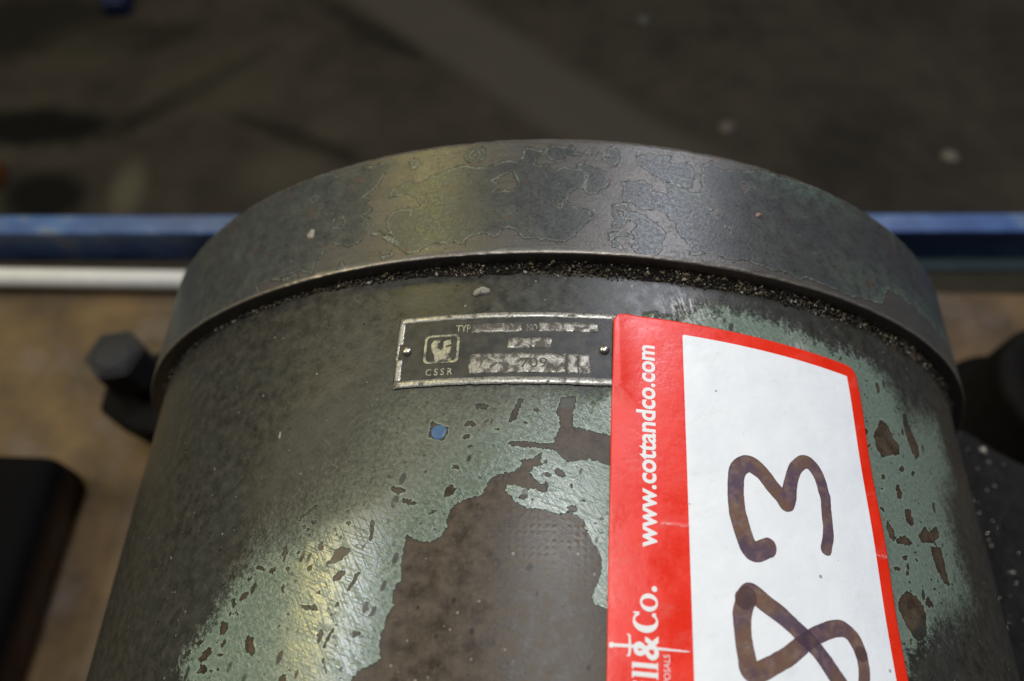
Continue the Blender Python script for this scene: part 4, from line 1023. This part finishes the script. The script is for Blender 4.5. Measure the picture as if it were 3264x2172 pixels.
def dist_poly(Pq, pts):
    d = np.full(len(Pq), 1e9)
    arg = np.zeros(len(Pq))
    for i, (a, b) in enumerate(zip(pts[:-1], pts[1:])):
        ab = b - a
        t = np.clip(((Pq - a) @ ab) / (ab @ ab + 1e-9), 0, 1)
        dd = np.hypot(*(Pq - a - t[:, None] * ab).T)
        k = dd < d
        d[k] = dd[k]
        arg[k] = (i + t)[k]
    return d, arg


def smooth_path(pts, n_=6):
    pts = np.asarray(pts, float)
    q = np.vstack([2 * pts[0] - pts[1], pts, 2 * pts[-1] - pts[-2]])
    out = []
    for i in range(1, len(q) - 2):
        p0, p1, p2, p3 = q[i - 1:i + 3]
        for t in np.arange(n_) / n_:
            out.append(0.5 * ((2 * p1) + (-p0 + p2) * t + (2 * p0 - 5 * p1 + 4 * p2 - p3) * t * t + (-p0 + 3 * p1 - 3 * p2 + p3) * t ** 3))
    out.append(pts[-1])
    return np.array(out)


def sticker_mat():
    M = NT('printed_sticker_paper')
    uv = M.uv()
    n1 = M.noise(uv, 1.0, 4, 0.6)
    n2 = M.noise(uv, 9, 4, 0.6)
    n3 = M.noise(M.uv(1.2, 5, 0.5), 4.0, 3, 0.6)
    pan = M.rng(M.math('ADD', M.attr('panel'), M.math('MULTIPLY_ADD', n2, 0.10, -0.05)), -0.05, 0.05)
    red = M.mix(M.rng(n1, 0.35, 0.65), (0.80, 0.026, 0.008), (0.88, 0.034, 0.012))
    white = M.mix(M.rng(n1, 0.35, 0.65), (0.83, 0.86, 0.89), (0.89, 0.905, 0.92))
    col = M.mix(pan, red, white)
    ink1 = M.attr('ink_a')
    ink2 = M.attr('ink_b')
    e = M.math('ADD', M.math('MULTIPLY_ADD', n2, 0.20, -0.10), M.math('MULTIPLY_ADD', M.noise(uv, 1.5, 2, 0.5), 0.9, -0.45))
    a = M.rng(M.math('ADD', ink1, e), -0.07, 0.07)
    b = M.rng(M.math('ADD', ink2, e), -0.07, 0.07)
    inkc = M.mix(M.rng(M.noise(uv, 0.9, 3, 0.6), 0.42, 0.58), (0.105, 0.070, 0.100), (0.175, 0.104, 0.072))
    inkc = M.mix(M.rng(M.noise(uv, 3.2, 4, 0.6), 0.48, 0.66, 0, 0.7), inkc, (0.235, 0.155, 0.135))
    inkc = M.mix(M.rng(n3, 0.52, 0.7, 0, 0.35), inkc, (0.09, 0.055, 0.075))
    inkc = M.mix(M.math('MULTIPLY', M.rng(M.math('MAXIMUM', ink1, ink2), 0.0, 0.5, 1, 0), 0.28), inkc, (0.060, 0.035, 0.06))
    any_ = M.math('MAXIMUM', a, b)
    col = M.mix(any_, col, inkc)
    col = M.mix(M.math('MULTIPLY', M.math('MULTIPLY', a, b), 0.55), col, (0.05, 0.028, 0.04))
    smg = M.rng(M.noise(M.uv(0.5, 1.2, 0.4), 1.4, 5, 0.7), 0.55, 0.75, 0, 0.16)
    col = M.mix(smg, col, (0.42, 0.38, 0.33))
    sp = M.math('MULTIPLY', M.math('MAXIMUM', M.specks(uv, 1.6, 0.085, 0.42), M.specks(M.uv(1, 2.2, 0.6), 2.6, 0.07, 0.22)), 0.75)
    col = M.mix(sp, col, (0.22, 0.20, 0.18))
    cr = M.math('MULTIPLY', M.attr('crease'), M.rng(n2, 0.40, 0.55))
    col = M.mix(M.math('MULTIPLY', cr, 0.6), col, (0.80, 0.45, 0.42))
    h = M.math('ADD', M.math('ADD', M.math('MULTIPLY', n2, 0.25), M.math('MULTIPLY', M.noise(uv, 45, 2, 0.5), 0.10)), M.math('MULTIPLY', n1, 3.6))
    nb = M.bump(h, 0.25, 0.00025)
    nb = M.bump(M.attr('crease'), 0.3, 0.0003, nb)
    return M.out(col, M.rng(M.math('ADD', M.math('MULTIPLY', n1, 0.7), M.math('MULTIPLY', n2, 0.3)), 0.38, 0.62, 0.24, 0.44), 0.0, nb, M.fmix(pan, 0.45, 0.3))


nx, ny = 190, 262
gx = np.linspace(0, SW, nx)
gy = np.linspace(0, SL, ny)
X, Yg = np.meshgrid(gx, gy, indexing='ij')
# rounded corners: pull the outline in along each row
rc = 3.2
dy = np.minimum(Yg, SL - Yg)
inset = np.where(dy < rc, rc - np.sqrt(np.maximum(rc * rc - (rc - dy) ** 2, 0)), 0)
X = inset + X / SW * (SW - 2 * inset)
Pq = np.stack([X, Yg], -1).reshape(-1, 2)
x0p, x1p, y0p, y1p = 18.7, 71.1, 3.75, 101.2
pan = np.minimum(np.minimum(Pq[:, 0] - x0p, x1p - Pq[:, 0]), np.minimum(Pq[:, 1] - y0p, y1p - Pq[:, 1]))
three = smooth_path(THREE)
eight = smooth_path(EIGHT)


def wid(arg, n_, w0, w1):
    return w0 + (w1 - w0) * np.clip(arg / n_, 0, 1)


d3, a3 = dist_poly(Pq, three)
ink_a = wid(a3, len(three), 2.35, 1.60) - d3
half = int(len(eight) * 0.52)
d8, a8 = dist_poly(Pq, eight[:half + 1])
ink_a = np.maximum(ink_a, wid(a8, half, 2.30, 1.75) - d8)
d8, a8 = dist_poly(Pq, eight[half:])
ink_b = wid(a8, len(eight) - half, 1.65, 2.25) - d8
cre = np.exp(-((Pq[:, 1] - 54.6 + 0.02 * (Pq[:, 0] - 15)) / 0.25) ** 2) * ((Pq[:, 0] < 19) & (Pq[:, 0] > 12) | (Pq[:, 0] > 71.2))
lift = 0.34 + 0.22 * np.sin(Pq[:, 1] * 0.16) * np.clip(1 - np.minimum(Pq[:, 0], SW - Pq[:, 0]) / 9, 0, 1) * np.clip(Pq[:, 1] / 8, 0.2, 1)
# it rides over the corner of the nameplate
over = np.clip((61 - (NX + 57.4) + 0 - 0) * 0, 0, 1)
s_here = ST_TL[0] + Pq[:, 0] * ST_EW[0] + Pq[:, 1] * ST_EL[0]
y_here = ST_TL[1] + Pq[:, 0] * ST_EW[1] + Pq[:, 1] * ST_EL[1]
dpl = np.maximum(np.maximum(s_here - (NX + NWID), NY - NHEI - y_here), y_here - NY)
lift = lift + 0.75 * np.clip(1 - np.maximum(dpl, 0) / 7.0, 0, 1) ** 2
pts = np.concatenate([Pq, lift[:, None]], 1)
LIFT = (gx, gy, lift.reshape(nx, ny))


def lift_at(x, y):
    i = np.clip((np.asarray(x) / SW * (nx - 1)).round().astype(int), 0, nx - 1)
    j = np.clip((np.asarray(y) / SL * (ny - 1)).round().astype(int), 0, ny - 1)
    return LIFT[2][i, j]


def sloc_on(p):
    p = np.array(p, float)
    p[:, 2] += lift_at(p[:, 0], p[:, 1])
    return sloc(p)


low_ = pts.copy()
low_[:, 2] -= 0.16
allv = np.concatenate([sloc(pts), sloc(low_)])
ft = grid_faces(nx, ny)[:, ::-1]
fb = grid_faces(nx, ny) + nx * ny
rim_ = [i * ny for i in range(nx)] + [(nx - 1) * ny + j for j in range(1, ny)] + [i * ny + ny - 1 for i in range(nx - 2, -1, -1)] + [j for j in range(ny - 2, 0, -1)]
rim_ = np.array(rim_)
r2 = np.roll(rim_, -1)
fr = np.stack([rim_, r2, r2 + nx * ny, rim_ + nx * ny], -1)
dbl = lambda a: np.concatenate([a, a])
sticker = mesh_obj('lot_sticker', allv, np.ascontiguousarray(np.concatenate([ft, fb, fr])), sticker_mat(), None, smooth=True, uv=dbl(Pq / 10),
                   attrs=dict(panel=dbl(pan), ink_a=dbl(ink_a), ink_b=dbl(ink_b), crease=dbl(cre)))
tag(sticker, 'red and white paper lot sticker with a handwritten 83, stuck over the nameplate corner', 'sticker')

M_WPRINT = plain('white_print', (0.82, 0.81, 0.80), 0.45, 0.0, 0.05, 300, 0.05)
LH = 0.07
text_obj('web_address', 'www.cottandco.com', 60.5, 8.5, 10.85, 3.15, LH, M_WPRINT, sticker, sloc_on, 'x', 0.026, vertical=True)


def ringlet(cx, cy, rx, ry, ix, iy, a0=0.0, a1=360.0, n_=40, ox=0.0):
    """stressed round letter, outer and inner ellipse, in (w, l) millimetres; angles from the reading direction"""
    vs, fs = [], []
    full = abs(a1 - a0) >= 359.9
    m_ = n_ if full else n_ + 1
    for i in range(m_):
        a = math.radians(a0 + (a1 - a0) * i / n_)
        for (qx, qy, o_) in ((rx, ry, 0), (ix, iy, ox)):
            g, u = qx * math.cos(a) + o_, qy * math.sin(a)
            vs.append((cx - u, cy - g))
    for i in range(n_):
        j = (i + 1) % m_
        fs.append((2 * i, 2 * j, 2 * j + 1, 2 * i + 1))
    return vs, fs


def glyphs(name, parts):
    vs, fs = [], []
    for pv, pf in parts:
        b = len(vs)
        vs += [(x, y, LH) for x, y in pv]
        fs += [tuple(i + b for i in q) for q in pf]
    v3 = sloc_on(vs)
    # orient outwards
    out = []
    for q in fs:
        a, b, c = (Vector(v3[i]) for i in q[:3])
        nrm = (b - a).cross(c - a)
        mid = (a + b + c) / 3
        out.append(q if nrm.dot(Vector((mid.x, 0, mid.z - H))) > 0 else q[::-1])
    return mesh_obj(name, v3, out, M_WPRINT, sticker, smooth=False, uv=np.array(vs)[:, :2] / 10)


def slab(w0, w1, l0, l1):
    return [(w0, l0), (w1, l0), (w1, l1), (w0, l1)], [(0, 1, 2, 3)]


bl = 10.9
parts = [ringlet(10.3, 69.5, 0.62, 0.62, 0.01, 0.01),
         ringlet(9.05, 72.45, 1.90, 1.98, 0.88, 1.52),
         ringlet(8.25, 76.45, 2.30, 2.78, 1.15, 2.30, 36, 324, 34, 0.30),
         slab(5.6, 6.9, 74.55, 74.95), slab(9.8, 10.6, 74.6, 74.95)]
for l0, top in ((84.75, 5.3), (86.5, 5.3), (88.4, 7.1)):
    parts += [slab(top, bl, l0, l0 + 0.95), slab(bl - 0.30, bl - 0.005, l0 + 0.96, l0 + 1.25), slab(bl - 0.30, bl - 0.005, l0 - 0.25, l0 - 0.01), slab(top, top + 0.35, l0 + 0.96, l0 + 1.3)]
parts += [ringlet(5.9, 88.87, 0.55, 0.55, 0.01, 0.01)]
glyphs('company_name', parts)
text_obj('company_name', '&', 84.1, 79.2, bl, 5.3, LH + 0.01, M_WPRINT, sticker, sloc_on, '&', 0.02, vertical=True)
text_obj('strap_line', 'POSALS', 88.4, 82.7, 13.5, 1.35, LH, M_WPRINT, sticker, sloc_on, 'P', -0.004, vertical=True)
# sword through the ampersand
sp = [([(0.4, 81.35), (1.1, 81.2), (1.3, 81.45), (4.6, 81.35), (4.6, 82.0), (1.3, 82.15), (1.0, 82.4), (0.4, 82.3)], [tuple(range(8))]),
      ([(4.55, 79.6), (4.2, 79.5), (4.35, 79.2), (4.95, 79.4), (5.05, 80.5), (5.15, 81.7), (5.05, 82.9), (4.85, 83.7), (4.25, 83.8), (4.2, 83.5), (4.5, 83.3), (4.6, 81.7)], [(0, 1, 2, 3), (0, 3, 4, 11), (4, 5, 11), (11, 5, 6), (11, 6, 10), (10, 6, 7, 8), (10, 8, 9)]),
      ([(5.2, 81.35), (10.0, 81.40), (17.2, 81.52), (18.2, 81.65), (17.2, 81.80), (10.0, 82.0), (5.2, 82.05)], [tuple(range(7))])]
LH += 0.03
glyphs('sword_emblem', sp)

# ------------------------------------------------------------------ grit packed in the corner under the rim
def ico_grains(pos, size, name, mats_idx, mats):
    """little irregular crystals, one mesh"""
    base = np.array([(0, 0, 1), (0.9, 0, 0.2), (0.1, 0.85, 0.15), (-0.8, 0.2, 0.1), (-0.1, -0.9, 0.2), (0.2, 0.1, -0.8)])
    fac = np.array([(0, 1, 2), (0, 2, 3), (0, 3, 4), (0, 4, 1), (5, 2, 1), (5, 3, 2), (5, 4, 3), (5, 1, 4)])
    n_ = len(pos)
    q = nrs.normal(0, 1, (n_, 4))
    q /= np.linalg.norm(q, axis=1)[:, None]
    w, x, y, z = q.T
    Rm = np.stack([1 - 2 * (y * y + z * z), 2 * (x * y - z * w), 2 * (x * z + y * w), 2 * (x * y + z * w), 1 - 2 * (x * x + z * z), 2 * (y * z - x * w), 2 * (x * z - y * w), 2 * (y * z + x * w), 1 - 2 * (x * x + y * y)], -1).reshape(n_, 3, 3)
    bs = base[None] * nrs.uniform(0.55, 1.25, (n_, 6, 1)) * np.stack([nrs.uniform(0.6, 1.4, n_), nrs.uniform(0.5, 1.1, n_), nrs.uniform(0.4, 1.0, n_)], -1)[:, None]
    vv = np.einsum('nij,nkj->nki', Rm, bs) * size[:, None, None] + pos[:, None]
    ff = (fac[None] + 6 * np.arange(n_)[:, None, None]).reshape(-1, 3)
    o = mesh_obj(name, vv.reshape(-1, 3), ff, None, None, smooth=False)
    for m_ in mats:
        o.data.materials.append(m_)
    o.data.polygons.foreach_set('material_index', np.repeat(mats_idx, 8).astype(np.int32))
    return o


G0 = plain('greasy_dirt', (0.013, 0.010, 0.007), 0.8, 0, 0.5, 900, 0.6, bd=0.0004, spec=0.15)
G1 = plain('dark_grit', (0.022, 0.018, 0.013), 0.7, 0, 0.5, 600, 0.1)
G2 = plain('tan_grit', (0.20, 0.150, 0.09), 0.6, 0, 0.5, 600, 0.1)
G3 = plain('metal_swarf', (0.55, 0.50, 0.40), 0.25, 0.9, 0.3, 600, 0.1)
G4 = plain('pale_grit', (0.42, 0.38, 0.31), 0.55, 0, 0.4, 600, 0.1)


def dens(t):
    """how deep the packed grit lies, by angle (deg)"""
    return np.interp(t, [-62, -45, -30, -20, -8, 8, 25, 45, 60, 68], [0.08, 0.15, 0.25, 0.5, 1.0, 1.2, 1.05, 1.0, 0.7, 0.2])


# packed bed: a rough fillet
nt, nf = 900, 9
tt = np.radians(np.linspace(-66, 70, nt))
dd = dens(np.degrees(tt)) * (0.75 + 0.5 * np.interp(np.arange(nt), np.arange(0, nt + 12, 12), nrs.uniform(0, 1, len(np.arange(0, nt + 12, 12)))))
u = np.linspace(0, 1, nf)
rgh = nrs.uniform(-0.12, 0.20, (nt, nf))
hh = (1.8 * (1 - u)[None] ** 1.8 * dd[:, None]) + rgh * (1 - u)[None] * 1.2 - 0.02
yy_ = 0.3 - (u[None] * 3.1 * dd[:, None]) + nrs.uniform(-0.15, 0.15, (nt, nf))
pp = np.stack([np.repeat(tt[:, None], nf, 1) * R * 1000, yy_, hh], -1).reshape(-1, 3)
bed = mesh_obj('grit_bed', bend(pp), np.ascontiguousarray(grid_faces(nt, nf)[:, ::-1]), G0, None, smooth=False)
tag(bed, 'dark dirt packed into the corner under the rim', 'dirt', kind='stuff')
n_ = 30000
t_ = nrs.uniform(-64, 69, n_)
clump = np.interp(t_, np.linspace(-64, 69, 90), np.clip(nrs.normal(0.80, 0.30, 90), 0.15, 1))
keep_ = nrs.uniform(0, 1, n_) < clump
t_ = t_[keep_]
n_ = len(t_)
dn = dens(t_) * (0.6 + 0.5 * np.interp(t_, np.linspace(-64, 69, 60), nrs.uniform(0, 1, 60)))
yv = -np.abs(nrs.beta(1.3, 1.7, n_)) * 4.0 * dn
hv = 1.7 * np.clip(1 + yv / (3.2 * dn), 0, 1) ** 1.8 * dn
sz = np.minimum(1.0, nrs.lognormal(math.log(0.155), 0.75, n_))
mi = nrs.choice(4, n_, p=[0.58, 0.31, 0.06, 0.05])
pos = bend(np.stack([np.radians(t_) * R * 1000, yv, hv + sz * 0.4], -1))
# thin scatter further out
n2_ = 1500
t2 = nrs.uniform(-55, 66, n2_)
y2 = -3 - nrs.exponential(7, n2_)
s2 = nrs.lognormal(math.log(0.10), 0.45, n2_)
pos2 = bend(np.stack([np.radians(t2) * R * 1000, y2, s2 * 0.3], -1))
m2 = nrs.choice(4, n2_, p=[0.45, 0.33, 0.06, 0.16])
bad = ((s_ := np.radians(t2) * R * 1000) > NX - 1) & (y2 < NY + 1)
pos2, s2, m2 = pos2[~bad], s2[~bad], m2[~bad]
# swarf over the primer patch and the foot plate
n3_ = 260
u3 = nrs.normal(-25, 18, n3_)
y3 = -108 + nrs.exponential(9, n3_) - 12
k3 = (u3 < 3) & (y3 < -60)
u3, y3 = u3[k3], y3[k3]
s3 = nrs.lognormal(math.log(0.20), 0.4, len(u3))
pos3 = bend(np.stack([u3, y3, s3 * 0.3], -1))
m3 = nrs.choice(4, len(u3), p=[0.3, 0.25, 0.2, 0.25])
n4_ = 420
x4 = 0.156 + nrs.exponential(0.03, n4_)
x4 = np.minimum(x4, 0.335)
y4 = flare_end(x4) - 0.004 - nrs.uniform(0, 1, n4_) ** 1.3 * 0.10
pos4 = np.stack([x4, y4, flare(x4) + 0.0006], -1)
s4 = nrs.lognormal(math.log(0.50), 0.6, n4_)
m4 = nrs.choice(4, n4_, p=[0.5, 0.12, 0.13, 0.25])
gr = ico_grains(np.concatenate([pos, pos2, pos3, pos4]), np.concatenate([sz, s2, s3, s4]) / 1000, 'grit', np.concatenate([mi, m2, m3, m4]), [G1, G2, G3, G4])
tag(gr, 'fine grit and metal swarf scattered along the rim and over the housing', 'grit', kind='stuff')

# single larger crumbs one can point at
M_FLAKE = plain('pale_flake', (0.34, 0.31, 0.25), 0.7, 0, 0.4, 900, 0.4)
M_PINK = plain('pinkish_crumb', (0.34, 0.19, 0.15), 0.6, 0, 0.3, 900, 0.3)


def crumb(name, label, p, rx, ry, h, mat, rot=0.0, flange=False):
    pr = [(0.0001, 1.0), (0.5, 0.9), (0.85, 0.6), (1.0, 0.2), (1.02, -0.1)]
    v_, f_ = lathe(pr, 14, Matrix.Identity(4))
    a = np.arctan2(v_[:, 1], v_[:, 0])
    ph = rnd.uniform(0, 6)
    k = 1 + 0.22 * np.sin(2 * a + ph) + 0.14 * np.sin(3 * a + 2 * ph)
    v_[:, 0] *= k * rx
    v_[:, 1] *= k * ry
    v_[:, 2] = v_[:, 2] * h * (1 + 0.25 * np.sin(5 * a + ph))
    c_, s2_ = math.cos(rot), math.sin(rot)
    q = np.stack([c_ * v_[:, 0] - s2_ * v_[:, 1] + p[0], s2_ * v_[:, 0] + c_ * v_[:, 1] + p[1], v_[:, 2] + (5.74 if flange else 0.03)], -1)
    if flange:
        q[:, 0] *= R / RF
    o = mesh_obj(name, bend(q), f_, mat, None)
    tag(o, label, 'crumb')
    return o


crumb('crumb', 'pale lumpy crumb on the bare steel just above the nameplate', (-24.4, -8.3), 2.0, 1.5, 1.0, M_FLAKE, 0.3, False)
crumb('crumb', 'small pinkish crumb on the right half of the rim', (55.4, 21.3), 1.0, 0.8, 0.6, M_PINK, 0.3, True)
crumb('crumb', 'oval tan crumb on the left part of the rim', (-80.4, 16.8), 1.8, 1.3, 0.5, M_FLAKE, -0.9, True)
crumb('crumb', 'tiny sliver of pale swarf on the dark steel left of the blue dab', (-80.5, -45.2), 1.0, 0.35, 0.3, M_FLAKE, 1.5, False)
crumb('crumb', 'white crumb on the dark steel at the far left end of the rim', (-134.1, 3.4), 0.8, 0.6, 0.4, M_FLAKE, 0.5, False)

# ------------------------------------------------------------------ things behind
def rail_mat():
    M = NT('scuffed_blue_paint')
    o = M.obj()
    n1 = M.noise(o, 22, 4, 0.6)
    n2 = M.noise(o, 90, 4, 0.6)
    c = M.mix(M.rng(n1, 0.38, 0.62), (0.012, 0.048, 0.175), (0.038, 0.110, 0.280))
    c = M.mix(M.rng(M.math('ADD', M.math('MULTIPLY', n1, 0.6), M.math('MULTIPLY', n2, 0.4)), 0.52, 0.60, 0, 0.6), c, (0.16, 0.17, 0.20))
    return M.out(c, 0.42, 0, M.bump(n2, 0.2, 0.0006), 0.5)


yaw = math.atan2(0.030, 0.80)
rm = Matrix.Translation((0, 0.2415, 0)) @ Matrix.Rotation(yaw, 4, 'Z')
bm = bmesh.new()
bm_box(bm, -0.75, 0.75, 0.0, 0.0185, 0.0, 0.040, 0.0018, 3, rm)
rail = bm_obj('rail', bm, rail_mat())
tag(rail, 'scuffed blue painted steel rail running across behind the housing', 'rail')
lip = bmesh.new()
bm_box(lip, -0.02, 0.75, -0.013, -0.0005, 0.0, 0.004, 0.0008, 2, rm)
bm_obj('lip', lip, plain('shaded_blue_paint', (0.035, 0.060, 0.070), 0.5, 0, 0.4, 60, 0.2), rail)  # lower lip of the blue rail, its shade put into a dim teal colour

# white tube lying in front of the rail
p0, p1 = Vector((-0.70, 0.1985, 0.0087)), Vector((-0.2895, 0.2055, 0.0087))
ax = (p1 - p0).normalized()
L = (p1 - p0).length
mt = Matrix.Translation(p0) @ ax.to_track_quat('Z', 'Y').to_matrix().to_4x4()
v_, f_ = lathe([(0.0055, 0.0), (0.0080, 0.0), (0.0086, 0.0006), (0.0086, L - 0.0006), (0.0080, L), (0.0062, L), (0.0060, L - 0.03)], 40, mt)
tube = mesh_obj('tube', v_, f_, plain('white_plastic_tube', (0.66, 0.64, 0.58), 0.4, 0, 0.15, 40, 0.05))
tag(tube, 'white plastic tube lying on the board in front of the blue rail', 'tube')

# low brown block on the board at the left, its top blackened
def block_mat():
    M = NT('black_stained_wood')
    o = M.obj()
    n1 = M.noise(o, 30, 5, 0.65)
    sx = M.n('ShaderNodeSeparateXYZ')
    M.t.links.new(M.obj(), sx.inputs[0])
    t = M.rng(M.math('ADD', sx.outputs[2], M.math('MULTIPLY_ADD', n1, 0.016, -0.008)), 0.026, 0.040)
    c = M.mix(M.rng(n1, 0.35, 0.65), (0.032, 0.018, 0.011), (0.054, 0.034, 0.021))
    return M.out(M.mix(t, c, (0.0045, 0.0042, 0.0045)), 0.9, 0, M.bump(n1, 0.3, 0.001), 0.05)


bm = bmesh.new()
bm_box(bm, -0.52, -0.322, -0.32, 0.042, 0.0, 0.049, 0.016, 6)
blk = bm_obj('block', bm, block_mat(), smooth=True)
tag(blk, 'low red-brown wooden block with a blackened top on the board left of the housing', 'block')

# on the floor beyond
def floor_box(name, label, cat, cx, cy, lx, ly, lz, rot, mat, bev=0.004):
    bm = bmesh.new()
    bm_box(bm, -lx / 2, lx / 2, -ly / 2, ly / 2, 0, lz, bev, 2)
    o = bm_obj(name, bm, mat)
    o.location = (cx, cy, -0.45)
    o.rotation_euler.z = rot
    tag(o, label, cat)
    return o


def stone(name, label, cx, cy, r, mat):
    v_, f_ = lathe([(0.0001, 0.55 * r), (0.55 * r, 0.48 * r), (0.9 * r, 0.25 * r), (r, 0.02 * r), (0.9 * r, 0.0)], 16, Matrix.Identity(4))
    a = np.arctan2(v_[:, 1], v_[:, 0])
    ph = rnd.uniform(0, 6)
    k = 1 + 0.10 * np.sin(2 * a + ph) + 0.06 * np.sin(3 * a + ph * 2)
    v_[:, :2] *= k[:, None]
    o = mesh_obj(name, v_, f_, mat)
    o.location = (cx, cy, -0.45)
    tag(o, label, 'stone')
    return o


def rag(name, label, cat, cx, cy, lx, ly, lz, rot, mat):
    n_u, n_v = 40, 7
    vs = []
    ph = [rnd.uniform(0, 6) for _ in range(5)]
    for i in range(n_u):
        a = 2 * math.pi * i / n_u
        k = 1 + 0.16 * math.sin(2 * a + ph[0]) + 0.12 * math.sin(3 * a + ph[1]) + 0.07 * math.sin(7 * a + ph[2])
        for j in range(n_v):
            q = j / (n_v - 1)
            rr_ = math.sin(q * math.pi / 2) * k
            z = lz * (math.cos(q * math.pi / 2) ** 0.6) * (1 + 0.25 * math.sin(3 * a + 5 * q + ph[3]))
            vs.append((lx / 2 * rr_ * math.cos(a), ly / 2 * rr_ * math.sin(a), max(z, 0)))
    o = mesh_obj(name, vs, grid_faces(n_u, n_v, True)[:, ::-1].copy(), mat)
    o.location = (cx, cy, -0.45)
    o.rotation_euler.z = rot
    tag(o, label, cat)
    return o


floor_box('blue_block', 'dark blue block on the floor at the top left', 'block', -0.823, 1.138, 0.045, 0.10, 0.03, 0.1, plain('dark_blue_plastic', (0.006, 0.014, 0.055), 0.5))
floor_box('orange_block', 'orange piece on the floor at the left edge', 'block', -0.907, 0.682, 0.03, 0.04, 0.03, 0.2, plain('orange_plastic', (0.16, 0.055, 0.010), 0.5))
stone('stone', 'round pale stone on the bare floor at the far right', 0.709, 0.786, 0.014, plain('pale_stone', (0.16, 0.145, 0.11), 0.7))
stone('stone', 'dull pinkish stone on the floor above the rim', 0.333, 0.839, 0.016, plain('pale_stone', (0.10, 0.078, 0.062), 0.7))
stone('stone', 'small grey stone on the floor near the top', 0.200, 1.113, 0.012, plain('pale_stone', (0.075, 0.075, 0.07), 0.7))
